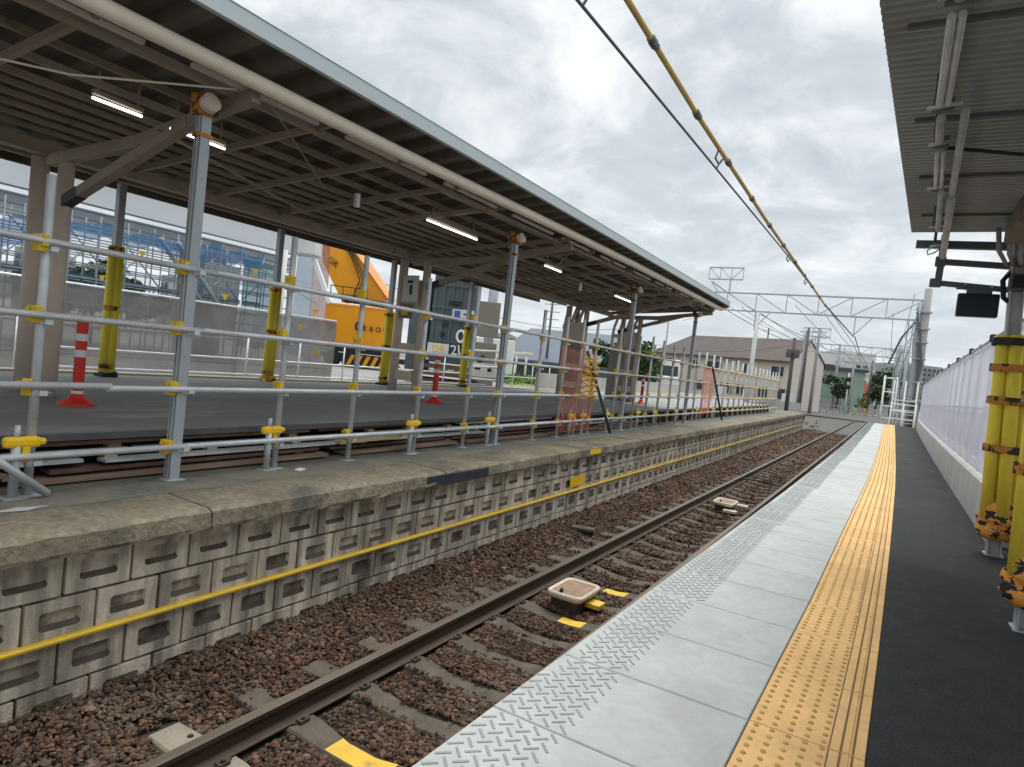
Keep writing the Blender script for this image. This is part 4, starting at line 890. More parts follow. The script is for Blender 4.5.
# covered feeder over the track and the bare wire beside it
cw = thing('covered_wire', 'yellow covered overhead wire with dark spacers above the track', 'overhead wire', (-2.5, 10, 4.5))
Wy = lambda y: Vector((-2.5-.004*max(0, y-26), y, float(np.interp(y, [-4, 5.6, 8.2, 13.3, 26, 46], [4.95, 4.70, 4.60, 4.53, 4.52, 5.1]))))
MB().path([Wy(y) for y in (-4, 2, 5.6, 6.9, 8.2, 9.5, 10.5, 12, 13.3, 18, 22, 26)], .031, 10).build('cover', m_wirecover, cw)
MB().path([Wy(y) for y in (25.9, 30, 36, 46)], .03, 8).build('wire', m_wire, cw)
for y in (4.2, 6.35, 8.1, 9.9, 11.8, 13.7, 15.6, 17.6, 19.6, 21.6, 23.8, 26):
    p = Wy(y); b = MB(); b.box(p, (.06, .13, .075)); b.tube(p-Vector((0, .1, 0)), p+Vector((0, .1, 0)), .04, 10); b.build('spacer', m_wire, cw)
for y in (9.3, 16.5, 20): p = Wy(y); MB().path([p, p+Vector((-.05, .05, -.12)), p+Vector((-.03, .2, -.16)), p+Vector((0, .3, -.05))], .014, 6).build('clip', m_wire, cw)
kw = thing('contact_wire', 'bare black overhead wire running left of the yellow covered wire', 'overhead wire', (-2.5, 10, 4.3))
Ky = lambda y: Vector((-2.5, y, 4.19+.0215*(y-4.5) if y < 14 else 4.394+.206*(1-math.exp(-(y-14)*.1044))))
MB().path([Ky(y) for y in np.linspace(-4, 46, 40)], .014, 8).build('wire', m_wire, kw)
for y in (4.75, 9.3): p = Ky(y); MB().path([p+Vector((0, -.03, -.01)), p+Vector((.02, 0, .06)), p+Vector((.05, .02, .14))], .012, 6).build('dropper', m_wire, kw)
def wire(A, B, sag, lab, r=.02, grp='thin wires over the line'):
    A, B = Vector(A), Vector(B); b = MB(); b.path([A.lerp(B, t_)-Vector((0, 0, 4*sag*t_*(1-t_))) for t_ in np.linspace(0, 1, 12)], r, 5); tag(b.build('overhead_wire', m_wire), lab, 'wire', grp)
wire((-11.8, 46, 8.3), (-8, 78, 7.0), .4, 'dark wire running from the near gantry rack to the second gantry', .03)
wire((-12.4, 46, 7.4), (-9.4, 78, 6.4), .4, 'dark wire running from the near gantry end to the second gantry', .03)
wire((-8.2, 46, 6.2), (-5, 78, 6.0), .5, 'thin wire between the two gantries above the far platform', .02)
wire((-2.5, 46, 5.1), (-3, 78, 5.3), .3, 'covered wire going on between the gantries over the track', .03)
wire((-2.5, 46, 4.6), (-3, 78, 4.6), .1, 'contact wire going on between the gantries over the track', .02)
wire((-3, 78, 5.3), (-3.2, 115, 5.4), .3, 'thin wire between the second and third gantries', .025)
wire((1.1, 46, 7.2), (.1, 78, 6.6), .4, 'thin wire from the concrete mast to the far mast', .025)

for i, (x, z) in enumerate(((-11.5, 7.2), (-9.6, 6.6), (-6.2, 6.9), (-4.4, 6.5), (-.6, 6.7), (.4, 7.9))):
    wire((x, 46, z), (x*.72-.3, 78, z-.6), .35, 'thin parallel wire between the first two gantries, one of several', .018, 'parallel wires between the first two gantries')
for i, (x, z) in enumerate(((-7.4, 6.6), (-5.0, 6.0), (-1.5, 6.2))): wire((x, 78, z), (x*.8-.3, 115, z+.2), .35, 'thin parallel wire between the far gantries, one of several', .022, 'parallel wires between the far gantries')
lm = thing('lattice_mast', 'slim steel lattice mast standing just left of the thick concrete mast', 'mast', (.35, 48.5, -1.2))
for dx, dy in ((-.2, -.2), (.2, -.2), (.2, .2), (-.2, .2)): MB().bar((.35+dx, 48.5+dy, -1.2), (.42+dx*.6, 48.5+dy*.6, 6.6), .06, .06).build('leg', m_gantry, lm)
for k_ in range(15):
    z = -1+k_*.5; a = 1 if k_ % 2 else -1
    MB().bar((.35-.2*a, 48.3, z), (.36+.2*a, 48.3, z+.5), .035, .035).build('lacing', m_gantry, lm)
for y, x, h, lab in ((57, .55, 5.6, 'grey steel post behind the lattice mast, nearer one'), (66, .2, 6.3, 'grey steel post behind the lattice mast, farther one')):
    t = thing('steel_post', lab, 'post', (x, y, -1.2)); MB().tube((x, y, -1.2), (x, y, h), .13, 10).build('shaft', m_gantry, t)
    for z in (h-.5, h-1.2): MB().bar((x-1.1, y, z), (x+.2, y, z), .06, .06).build('arm', m_gantry, t)
    MB().path([(x, y-.2, h-.3), (x-.4, y-.2, h-2.2), (x-.1, y-.2, h-4.5)], .04, 6).build('cable', m_wire, t)
# ------------------------------------------------------------------ far poles
def pole(px0, py0, px1, py1, D, r, mtl, lab, arms=0, tr_=False):
    a, c = at(px0, py0, D), at(px1, py1, D); c = Vector((a.x, a.y, -1.2)); t = thing('utility_pole', lab, 'pole', c, 'utility poles beside the line')
    MB().tube(c, a, r, 10, 0, r*.75).build('shaft', mtl, t)
    for k_ in range(arms):
        z = a.z-.4-k_*.7; MB().bar((a.x-.8, a.y, z), (a.x+.8, a.y, z), .08, .08).build('cross_arm', m_gantry, t)
    if tr_: 
        MB().lathe((a.x-.3, a.y-.3, a.z-1.9), [(.25, 0), (.28, .1), (.28, .7), (.2, .8)], 12).build('transformer', m_poledk, t); MB().lathe((a.x+.35, a.y-.3, a.z-1.9), [(.25, 0), (.28, .1), (.28, .7), (.2, .8)], 12).build('transformer', m_poledk, t)
pole(795, 338, 785, 430, 62, .2, m_poledk, 'dark utility pole with two black boxes in front of the apartment roof', 0, True)
pole(809, 328, 797, 428, 66, .17, m_poledk, 'dark slim pole in front of the pale apartment gable', 2)
pole(820, 328, 812, 410, 72, .2, m_pole, 'grey pole in front of the pale green building', 2)
pole(855, 356, 850, 410, 92, .2, m_pole, 'grey pole beside the white narrow building', 2)
pole(873, 361, 870, 410, 105, .2, m_poledk, 'dark pole before the small far trees', 2)
pole(904, 345, 893, 410, 80, .14, m_pole, 'grey pole beside the white ladder frame', 0)
pole(553, 300, 549, 380, 60, .14, m_poledk, 'thin dark pole seen through the gap beside the ribbed columns', 3)
pole(669, 318, 662, 380, 75, .12, m_pole, 'thin pole seen behind the far canopy prop', 0)
pole(769, 328, 768, 345, 100, .14, m_poledk, 'short pole rising behind the apartment roof', 1)
wire(at(500, 318, 60), at(669, 322, 75), 1, 'thin power line behind the gap in the canopy', .025); wire(at(640, 340, 80), at(795, 345, 62), 1, 'thin power line above the apartment roof', .025)
wire(at(0, 205, 40), at(60, 225, 44), .3, 'thin power line behind the beige columns', .03); wire(at(345, 258, 60), at(400, 290, 62), .3, 'thin power line above the orange crane', .03)

# ------------------------------------------------------------------ construction site
sfn = thing('site_fence', 'long grey mesh hoarding along the building site behind the deck', 'fence', (-17, 8, -.16))
b = MB(); n = 33; vs = []
for i in range(n+1):
    y = -4+i*.62
    for j, z in enumerate((-.15, .6, 1.3, 1.93)): vs.append((-17+.06*math.sin(i*1.9+j), y, z))
b.add(vs, [(i*4+j, i*4+4+j, i*4+5+j, i*4+1+j) for i in range(n) for j in range(3)], 0, True); b.build('mesh_sheet', m_netgrey, sfn)
for i in range(11): MB().tube((-17.1, -4+i*1.85, -.16), (-17.1, -4+i*1.85, 2.2), .03, 8).build('post', m_galvdull, sfn)
for z in (.3, 1.0, 1.97): MB().tube((-16.93 if z > 1.5 else -17.08, -4, z), (-16.93 if z > 1.5 else -17.08, 16.4, z), .03, 8).build('rail', m_galv, sfn)
hr = thing('site_handrail', 'double tube handrail standing between the deck and the building site', 'handrail', (-13.5, 15, -.16))
for i in range(15): MB().tube((-13.5, 5.5+i*1.6, -.16), (-13.5, 5.5+i*1.6, 1.15), .022, 8).build('post', m_galv, hr)
for z in (.25, .62): MB().tube((-13.5, 5.5, z), (-13.5, 29, z), .022, 8).build('rail', m_galv, hr)
for i, (px_, py_, D) in enumerate(((142, 254, 12), (102, 278, 12), (182, 265, 16), (225, 297, 16), (255, 272, 14), (315, 312, 16), (300, 327, 15), (318, 353, 15))):
    p = at(px_, py_, D); s_ = .006*D*.9; b = MB(); r_ = Vector((RIGHT.x, RIGHT.y, 0)).normalized(); f_ = Vector((0, 0, 1)); tri = [p-r_*s_+f_*s_*.8, p+r_*s_+f_*s_*.8, p-f_*s_]; nrm = Vector((FWD.x, FWD.y, 0))*.012
    b.add(tri+[q+nrm for q in tri], [(0, 1, 2), (5, 4, 3), (0, 3, 4, 1), (1, 4, 5, 2), (2, 5, 3, 0)]); tag(b.build('warning_pennant', m_clamp), 'small yellow triangular pennant hanging before the building site', 'pennant', 'yellow pennants by the building site')
    b = MB().tube(p+f_*s_*.8, (p.x, p.y, p.z+.25), .006, 5) if False else None
# the pennants hang from cords between the deck props
b = MB(); b.path([at(60, 240, 12), at(102, 268, 12), at(142, 247, 12), at(182, 256, 15), at(255, 265, 14), at(318, 305, 16)], .006, 5); tag(b.build('pennant_cord', m_wire), 'thin cord carrying yellow pennants before the building site', 'cord')
# station building under construction
cb = thing('station_building', 'white station building frame under construction behind the grey hoarding', 'building', (-29, 16, -.16))
XG = -27
def CB(x, y): return (x+.0*y, y)
b = MB(); b.b2((XG-.5, -14, 5.45), (XG, 23.4, 6.75)); b.b2((XG-.6, -14, 6.78), (XG+.12, 23.4, 7.15)); b.build('upper_girder', m_sitew, cb)
b = MB(); b.b2((XG-1.3, -14, 4.55), (XG-.9, 23.4, 5.35)); b.build('lower_girder', m_siteg, cb)
b = MB(); b.b2((XG-9, -14, 6.8), (XG-.7, 23.4, 7.0)); b.build('floor_slab', m_siteg, cb)
b = MB()
b.bar((XG-.45, -14, 5.2), (XG-.45, 23.4, 5.2), .05, .05)
b.bar((XG-.45, -14, 4.9), (XG-.45, 23.4, 4.9), .07, .07); b.build('service_truss', m_scaf, cb)
for y in (-9, 2.2, 18.9):
    b = MB(); b.box((XG-1.6, y, 2.3), (1.3, 1.5, 4.95)); b.box((XG-.92, y-.1, 2.3), (.12, .5, 4.9)); b.build('pier', m_greyconc, cb)
b = MB(); b.b2((XG-.3, 17.3, 1.2), (XG+.1, 19.7, 4.2)); b.build('panel_stack', m_greyconc, cb)
sc = thing('tube_scaffold', 'blue-grey tube scaffold with diagonals under the white girders', 'scaffold', (-25, 10, -.16))
b = MB()
for y in np.arange(2.7, 21, .95):
    for x in (-26.4, -25.4, -24.4): b.tube((x, y, -.16), (x, y, 4.7), .03, 6)
for z in (1.6, 2.05, 2.5, 3.0, 3.4, 3.9, 4.3):
    for x in (-26.4, -25.4, -24.4): b.tube((x, 2.5, z), (x, 20.6, z), .025, 6)
b.build('tubes', m_scaf, sc)
for y in np.arange(4.5, 17.5, 1.8): MB().tube((-24.4, y, 1.6), (-24.4, y+1.8, 3.4), .025, 6).build('diagonal', m_scaf, sc); MB().tube((-25.6, y+1.8, 2.5), (-25.6, y, 4.3), .025, 6).build('diagonal', m_scaf, sc)
b = MB(); b.b2((-25.6, 4, 2.52), (-24.4, 19, 2.58)); b.build('walk_board', m_shedroof, sc)
b = MB(); b.tube((-24.2, 14.2, 4.4), (-24.2, 17, 1.3), .09, 8); b.tube((-24.2, 14.9, 4.4), (-24.2, 17.7, 1.3), .09, 8); b.build('stair_stringer', m_scaf, sc)
def sheet(name, x, y0, y1, z0, z1, mtl, lab, cat, sag=.0, n=12, amp=.12, lip=0):
    b = MB(); vs = []; mth = 5
    for i in range(n+1):
        y = y0+(y1-y0)*i/n; sg_ = sag*math.sin(math.pi*((i/n*3) % 1)) if sag else 0
        for j in range(mth+1):
            z = z0+(z1-z0)*j/mth; vs.append((x+amp*math.sin(i*1.6+j*.6), y, z-sg_+.05*math.sin(i*2.7)*(1 if j in (0, mth) else .5)))
    b.add(vs, [(i*(mth+1)+j, (i+1)*(mth+1)+j, (i+1)*(mth+1)+j+1, i*(mth+1)+j+1) for i in range(n) for j in range(mth)], 0, True)
    return tag(b.build(name, mtl), lab, cat)
sheet('debris_net', -23.9, 10.6, 15.4, 4.0, 4.5, m_netblue, 'blue debris net draped in waves along the scaffold', 'net', .22, 18)
sheet('debris_net', -23.6, 15.0, 18.4, 4.1, 4.7, m_netblue, 'blue debris net sagging in front of the grey pier', 'net', .35, 18)
sheet('debris_net', -24, 3, 9.9, 3.3, 4.2, m_netblue, 'blue debris net seen behind the beige columns at the left', 'net', .3, 18)
sheet('debris_net', -26.6, 6, 14.5, 1.6, 2.9, m_netteal, 'long teal net low behind the tube scaffold', 'net', .1, 18)
sheet('debris_net', -24.5, 15.4, 16.3, 1.0, 3.9, m_netblue, 'flat blue net screen left of the grey pier', 'net', 0, 8)
sheet('debris_net', -24.0, 17.7, 19.6, .6, 4.3, m_netteal, 'teal net screen right of the grey pier', 'net', 0, 8)
sheet('debris_net', -24.2, 20.4, 21.6, .4, 5.9, m_netblue, 'tall blue net screen left of the orange crane', 'net', 0, 8)
sheet('debris_net', -24.0, 21.4, 22.4, .2, 6.1, m_netred, 'reddish net screen just left of the orange crane', 'net', 0, 8)
b = MB(); b.tube((-23.5, 19.9, 5), (-23.5, 19.9, -.16), .13, 10); b.tube((-23.5, 19.4, 5), (-23.5, 19.4, -.16), .1, 10); tag(b.build('steel_post', m_whitedirty), 'pair of pale steel posts beside the teal net', 'post')
b = MB(); b.bar(at(311, 250, 25.5), at(330, 303, 25.5), .16, .16); tag(b.build('white_pole', m_white), 'white pole slanting down left of the orange crane boom', 'pole')
b = MB(); b.box(at(308, 243, 25.5), (.9, .9, 1.0), .5); tag(b.build('lifting_bucket', m_whitedirty, None, .05), 'white bucket at the head of the slanting pole', 'bucket')

# orange crane
A_ = at(322, 342, 38); B_ = at(386, 346, 38); ang = math.atan2(B_.y-A_.y, B_.x-A_.x); Lc = math.hypot(B_.x-A_.x, B_.y-A_.y)
cr = thing('mobile_crane', 'orange mobile crane with raised boom behind the fence', 'crane', ((A_.x+B_.x)/2, (A_.y+B_.y)/2, -.16))
TCr = Matrix.Translation((A_.x, A_.y, -.16)) @ Matrix.Rotation(ang, 4, 'Z')
zb, zt = A_.z+.16-.02, A_.z+.16+2.35
b = MB(TCr); b.b2((0, 0, zb), (Lc, 2.6, zt)); b.build('engine_housing', m_orange, cr, .05)
b = MB(TCr); b.b2((-.1, -.1, zb-.42), (Lc+.1, 2.5, zb-.02)); b.build('turntable', m_black, cr)
b = MB(TCr); b.b2((-.3, -.2, .5), (Lc+1.2, 2.5, .78)); b.build('chassis', m_black, cr)
for x in (.7, 1.7):
    b = MB(TCr); b.tube((x, -.25, .45), (x, .3, .45), .45, 18); b.build('wheel', m_black, cr)
b = MB(TCr); b.b2((1.55, -.34, .15), (Lc+.3, -.24, .75)); 
for k_ in range(6): b.add([(1.6+k_*.46, -.345, .15), (1.82+k_*.46, -.345, .15), (2.08+k_*.46, -.345, .75), (1.86+k_*.46, -.345, .75)], [(0, 1, 2, 3)], 1)
b.build('striped_bumper', [m_black, m_orange], cr)
# boom: a tapered box from the right rear up to the left
P = [at(386, 296, 38.6), at(340, 303, 38.6), at(318, 238, 38.6), at(352, 226, 38.6)]
nrm = Vector((-math.sin(ang), math.cos(ang), 0))*1.1
ptl = at(314, 215, 38.6); ptr = at(322, 200, 38.6)
P = [at(390, 300, 38.6), at(342, 302, 38.6), at(323, 262, 38.6), at(320, 200, 38.6), at(332, 213, 38.6), at(349, 242, 38.6)]
b = MB(); b.add(P+[p+nrm for p in P], [(0, 1, 2, 5), (2, 3, 4, 5), (9+2, 8, 7, 6), (11, 10, 9, 8)]+[(i, (i+1) % 6, 6+(i+1) % 6, 6+i) for i in range(6)][::1]); b.build('boom', m_orange, cr)
Q = [at(394, 300, 38.9), at(388, 299, 38.4), at(347, 240, 38.4), at(353, 239, 38.9)]
b = MB(); b.add(Q+[p+nrm for p in Q], [(0, 1, 2, 3), (7, 6, 5, 4)]+[(i, (i+1) % 4, 4+(i+1) % 4, 4+i) for i in range(4)]); b.build('boom_edge', m_orange2, cr)
b = MB(); b.bar(at(345, 299, 38.3), at(390, 306, 38.3), .5, .35); b.build('boom_foot', m_black, cr)
b = MB()
for px_ in (331, 343, 355, 367): b.tube(at(px_, 285+(px_-331)*.12, 37.9), at(px_-.5, 301+(px_-331)*.12, 37.9), .03, 6)
b.tube(at(331, 285, 37.9), at(367, 289.5, 37.9), .03, 6); b.tube(at(331, 293, 37.9), at(367, 297, 37.9), .03, 6); b.build('handrail', m_black, cr)
rot = (rad(90), 0, ang)
q = TCr @ Vector((Lc*.56, -.03, (zb+zt)/2-.02)); b = MB(); b.path([q+Vector((math.cos(ang)*.22*math.cos(a), math.sin(ang)*.22*math.cos(a), .26*math.sin(a))) for a in np.linspace(0, 6.3, 18)], .06, 6); b.build('emblem', m_txt, cr)
text('lettering', 'K B O U', .42, m_txt, cr, TCr @ Vector((Lc*.81, -.03, (zb+zt)/2-.12)), rot)
text('boom_lettering', 'GR', .5, m_txt, cr, at(333, 262, 38.5), (rad(90), rad(35), ang))
for x0_, x1_ in ((.08, .9), (1.0, 1.75), (1.85, Lc-.1)):
    for zz in (zb+.1, zt-.15): MB(TCr).b2((x0_, -.02, zz), (x1_, -.002, zz+.04)).build('panel_trim', m_orange2, cr)
for k_ in range(7): MB(TCr).b2((.2, -.025, zb+.35+k_*.12), (.75, -.003, zb+.40+k_*.12)).build('grille_slat', m_black, cr)
for dx in (0, .35, .7): MB().path([at(352+dx*8, 300, 38.2), at(360+dx*8, 280, 38.3), at(352+dx*6, 258, 38.4), at(345+dx*4, 246, 38.5)], .035, 6).build('hydraulic_hose', m_black, cr)

# dark drilling rig
A_ = at(424, 385, 29); ang = rad(28); T2 = Matrix.Translation((A_.x, A_.y, -.16)) @ Matrix.Rotation(ang, 4, 'Z')
rg = thing('drilling_rig', 'dark green drilling rig tower with a white ring and letters', 'drilling rig', (A_.x, A_.y, -.16))
b = MB(T2); b.b2((0, 0, 1.0), (1.95, 1.6, 6.2)); b.build('tower', m_rig, rg, .04)
b = MB(T2)
for k_ in range(5): b.b2((.1+.37*k_, -.08, 1.3), (.18+.37*k_, -.002, 6.1))
for z in (1.9, 2.9, 3.4, 4.4, 5.3): b.b2((0, -.06, z), (1.95, -.004, z+.12))
b.build('ribs', m_rig, rg)
b = MB(T2); b.b2((.75, -.14, 3.6), (1.3, -.065, 3.78)); b.b2((.55, -.14, 2.65), (.8, -.065, 2.8)); b.b2((.5, -.14, 2.2), (.7, -.065, 2.35)); b.b2((1.0, -.14, 2.95), (1.35, -.065, 3.08)); b.build('latch', m_black, rg)
for z in (.1, .42, .74): 
    b = MB(T2); b.b2((-.6, -.4, z), (2.6, 1.8, z+.16)); b.build('base_beam', m_rustbeam, rg)
b = MB(T2); b.b2((-1.0, .1, .5), (-.1, 1.4, 4.4)); b.build('side_cabinet', m_rig, rg, .04)
q = T2 @ Vector((1.42, -.12, 2.25)); b = MB(); b.path([q+Vector((math.cos(ang)*.17*math.cos(a), math.sin(ang)*.17*math.cos(a), .25*math.sin(a))) for a in np.linspace(0, 6.3, 20)], .06, 6); b.build('ring_emblem', m_wtxt, rg)
text('lettering', '2L', .62, m_wtxt, rg, T2 @ Vector((1.32, -.12, 1.62)), (rad(90), rad(-8), ang))
b = MB(T2); b.b2((.0, -.16, 1.35), (.95, -.10, 1.85)); b.build('label_plate', m_whitedirty, rg); text('label_lettering', 'DB', .42, m_yelcap, rg, T2 @ Vector((.47, -.17, 1.6)), (rad(90), 0, ang))
b = MB(T2); b.b2((.95, -.2, 3.0), (2.3, -.14, 3.42)); b.build('sign_plate', m_whitedirty, rg); b = MB(T2); b.b2((1.05, -.215, 3.06), (1.3, -.202, 3.36)); b.build('sign_square', m_blue, rg)
b = MB(T2); b.b2((1.45, -.215, 3.2), (2.2, -.202, 3.26)); b.build('sign_line', m_txt, rg)
b = MB(); b.path([at(484, 356, 25), at(479, 361, 25), at(477, 370, 25), at(468, 375, 25), at(470, 384, 25), at(478, 394, 25)], .09, 8); b.path([at(468, 376, 25), at(478, 385, 25), at(482, 398, 25)], .07, 8); tag(b.build('black_hose', m_black), 'thick black bent hose hanging beside the drilling rig', 'hose')
# grey boards and pipe stack
b = MB(); c = at(488, 323, 25); b.box((c.x, c.y, 2.75), (.85, .12, 1.35), .55); b.box((c.x, c.y, .9), (.85, .1, 1.9), .55); tag(b.build('grey_board', mat('olive_grey_board', (.22, .20, .16), .8, .06, 1), None, .02), 'tall olive grey board standing right of the drilling rig', 'board')
b = MB(); c = at(493, 300, 27); b.tube((c.x, c.y, -.16), (c.x, c.y, 6.5), .2, 12); tag(b.build('steel_pipe_column', m_prop), 'pale steel pipe rising behind the olive grey board', 'pipe')
wf = thing('white_guard_frame', 'white tube guard frame with two white boards beside the rig', 'guard frame', at(483, 390, 22))
for (p, q) in (((470, 350), (468, 400)), ((501, 350), (499, 402)), ((470, 350), (501, 352)), ((469, 378), (500, 381)), ((470, 366), (500, 368))): MB().tube(at(*p, 22), at(*q, 22), .035, 8).build('tube', m_white, wf)
b = MB(); b.quad(at(471, 362, 22.2), at(500, 365, 22.2), at(499, 378, 22.2), at(470, 376, 22.2)); b.build('board', m_white, wf)
b = MB(); b.quad(at(488, 366, 22.1), at(492, 366, 22.1), at(491, 372, 22.1), at(487, 372, 22.1)); b.quad(at(475, 366, 22.1), at(481, 367, 22.1), at(480, 370, 22.1), at(474, 369, 22.1)); b.build('marks', m_txt, wf)
b = MB(); c = at(470, 352, 45); b.box((c.x, c.y, 1.2), (6, 3, 2.8), .5); tag(b.build('site_office', m_white, None, .05), 'white site cabin glimpsed behind the guard frame', 'cabin')

# ------------------------------------------------------------------ vegetation
def leaves(mb, c, r, n, size, m=0):
    for _ in range(n):
        d = Vector(rng.normal(size=3)).normalized()*(random.random()**.4); p = Vector(c)+Vector((d.x*r[0], d.y*r[1], d.z*r[2]))
        a = Vector(rng.normal(size=3)).normalized(); b_ = a.cross(Vector(rng.normal(size=3))).normalized(); s_ = size*random.uniform(.5, 1.3)
        mb.add([p-a*s_, p+b_*s_*.6, p+a*s_, p-b_*s_*.6], [(0, 1, 2, 3)], m)
def tree(c, h, r, mtl, lab, n=900, size=.25, name='tree', cat='tree', grp=None):
    t = thing(name, lab, cat, c, grp); c = Vector(c)
    b = MB(); b.path([c, c+Vector((.05*h, 0, h*.3)), c+Vector((0, .03*h, h*.75))], .035*h, 8, 0, .01*h)
    for k_ in range(5):
        a = k_*1.3; b.path([c+Vector((.03*h, 0, h*(.3+.07*k_))), c+Vector((math.cos(a)*r*.7, math.sin(a)*r*.7, h*(.5+.08*k_)))], .015*h, 6, 0, .005*h)
    b.build('trunk', m_bark, t)
    b = MB()
    for k_ in range(9):
        a = random.uniform(0, 6.3); rr = r*random.uniform(.2, .75); z = h*random.uniform(.45, .88)
        leaves(b, c+Vector((rr*math.cos(a), rr*math.sin(a), z)), (r*.5, r*.5, h*.17), n//9, size)
    b.build('crown', mtl, t)
def gp(px_, D, z=-.6): 
    p = at(px_, 400, D); return (p.x, p.y, z)
tree(gp(632, 40, -.16), 3.4, 1.5, m_leaf, 'bushy green tree beside the white van behind the fence', 1500, .16)
tree(gp(646, 44, -.16), 3.0, 1.3, m_leaf, 'second bushy green tree just right of the first behind the fence', 1300, .16)
tree(gp(606, 50, -.16), 3.6, 1.6, m_leafd, 'darker tree behind the grey wall panel of the canopy', 1000, .2)
b = MB(); p, q = at(500, 372, 38), at(620, 384, 38); b.add([(p.x, p.y, -.14), (q.x, q.y, -.14), (q.x-14, q.y+20, -.1), (p.x-14, p.y+20, -.1)], [(0, 1, 2, 3)]); tag(b.build('grass', m_grass), 'strip of bright green grass beyond the deck', 'grass', None, 'stuff')
b = MB()
for i in range(500):
    t_ = random.random(); c = Vector((p.x, p.y, -.12)).lerp(Vector((q.x, q.y, -.12)), t_)+Vector((-random.random()*8, random.random()*9, 0)); leaves(b, c+Vector((0, 0, .2)), (.5, .5, .3), 5, .14)
tag(b.build('weeds', m_leaf2), 'ragged weeds growing over the grass strip beyond the deck', 'weeds', None, 'stuff')
tree(gp(876, 125), 5.5, 2.4, m_leafd, 'dark tree behind the far crossing, left one', 700, .4); tree(gp(848, 118), 4.2, 2.0, m_leaf, 'green tree beside the terracotta house', 700, .35)
tree(gp(862, 108), 2.2, 1.8, m_leaf2, 'low bright shrub in front of the terracotta house', 500, .25, 'shrub', 'shrub')
tree(gp(885, 150), 10, 4.5, m_leafd, 'tall dark tree far behind the crossing', 800, .5)
tree(gp(836, 100), 5.0, 2.6, m_leafd, 'spreading dark tree in front of the pale green building', 800, .3)
tree(gp(915, 110), 4, 2.6, m_leaf, 'green tree behind the concrete mast', 600, .3)
for i, (px_, D, h_) in enumerate(((45, 70, 6), (75, 65, 7.5), (95, 68, 6.5), (118, 70, 5))): tree(gp(px_, D), h_, 4, m_leafd, 'dark tree standing behind the blue scaffold', 2200, .28, 'tree', 'tree', 'trees behind the scaffold')
b = MB()
for i in range(9): c = Vector((-4.9+random.uniform(-2.5, .7), random.uniform(46, 58), -1.1)); leaves(b, c, (.25, .3, .2), 14, .1)
tag(b.build('weeds', m_leaf), 'small weeds growing on the ballast past the wall end', 'weeds', None, 'stuff')

# ------------------------------------------------------------------ far buildings
def wall_frame(A, B):
    A, B = Vector(A), Vector(B); d = (B-A); d.z = 0; L_ = d.length; a = math.atan2(d.y, d.x); return L_, Matrix.Translation((A.x, A.y, 0)) @ Matrix.Rotation(a, 4, 'Z')
def window(parent, T, x, z, w, h, y=0):
    f = MB(T); f.b2((x-.06, y-.05, z-.06), (x+w+.06, y+.1, z+h+.06)); fo = f.build('window', m_frame, parent)
    p_ = MB(T); p_.b2((x, y-.08, z), (x+w*.48, y, z+h)); p_.b2((x+w*.52, y-.08, z), (x+w, y, z+h)); p_.build('pane', m_glass, fo)
A_, B_ = at(656, 352, 93), at(792, 361, 76); L_, T3 = wall_frame(A_, B_); ze = 4.85; dp = 7.0
ap = thing('apartment_building', 'two storey cream apartment house with a long brown roof', 'apartment house', (A_.x, A_.y, -1.2))
b = MB(T3); b.b2((0, 0, -1.2), (L_, dp, ze)); b.build('wall', m_apt, ap)
b = MB(T3); b.add([(L_+.03, 0, -1.2), (L_+.03, dp, -1.2), (L_+.03, dp, ze), (L_+.03, dp/2, ze+2.7), (L_+.03, 0, ze)], [(0, 1, 2, 3, 4)]); b.add([(L_, 0, ze), (L_, dp, ze), (L_, dp/2, ze+2.7)], [(0, 2, 1)]); b.build('gable', m_apt2, ap)
b = MB(T3); e = .5; zr = ze+2.75; hip = 3.2
V_ = [(-e, -e, ze-.15), (L_+.15, -e, ze-.15), (L_+.15, dp+e, ze-.15), (-e, dp+e, ze-.15), (hip, dp/2, zr), (L_+.15, dp/2, zr)]
V2 = [(x, y, z-.18) for x, y, z in V_]
b.add(V_+V2, [(0, 1, 5, 4), (2, 3, 4, 5), (3, 0, 4), (6, 7, 1, 0), (8, 9, 3, 2), (9, 6, 0, 3), (7, 11, 5, 1), (11, 8, 2, 5), (6, 10, 11, 7), (8, 11, 10, 9), (9, 10, 6)]); b.build('roof', m_aptroof, ap)
for i, (x, w) in enumerate(((2.0, 1.2), (6.2, 1.3), (9.0, 2.4), (14.5, 1.1), (18.5, 1.6), (24.0, 2.0))):
    if x+w < L_: window(ap, T3, x, 2.9, w, 1.1)
for i, (x, w) in enumerate(((3.0, 1.8), (7.5, 1.2), (11.5, 1.8), (14.0, 1.0), (17.0, 1.3), (19.5, 1.1), (22.5, 1.5))):
    if x+w < L_: window(ap, T3, x, .2, w, 1.2)
for x in np.arange(1, L_, 3.1): MB(T3).b2((x, -.16, -.9), (x+.12, -.04, ze-.1)).build('downpipe', m_apt2, ap)
for k_, x in enumerate((12.3, 16.0, 21.2)):
    b = MB(T3); b.b2((x, -1.6, -1.1), (x+.9, -.8, .9)); b.b2((x+.1, -1.62, -.2), (x+.8, -1.6, .7)); tag(b.build('vending_machine', m_white, None, .03), ['white box machine in front of the apartment, left one', 'white box machine in front of the apartment, right one', 'white box machine in front of the apartment, near its gable'][k_], 'machine')
pA, pB = at(700, 398, 70), at(800, 410, 66); lw, Tw = wall_frame(pA, pB); b = MB(Tw); b.b2((-14, 0, -1.2), (lw, .2, .15)); tag(b.build('boundary_wall', m_conc), 'pale boundary wall in front of the apartment house', 'wall')
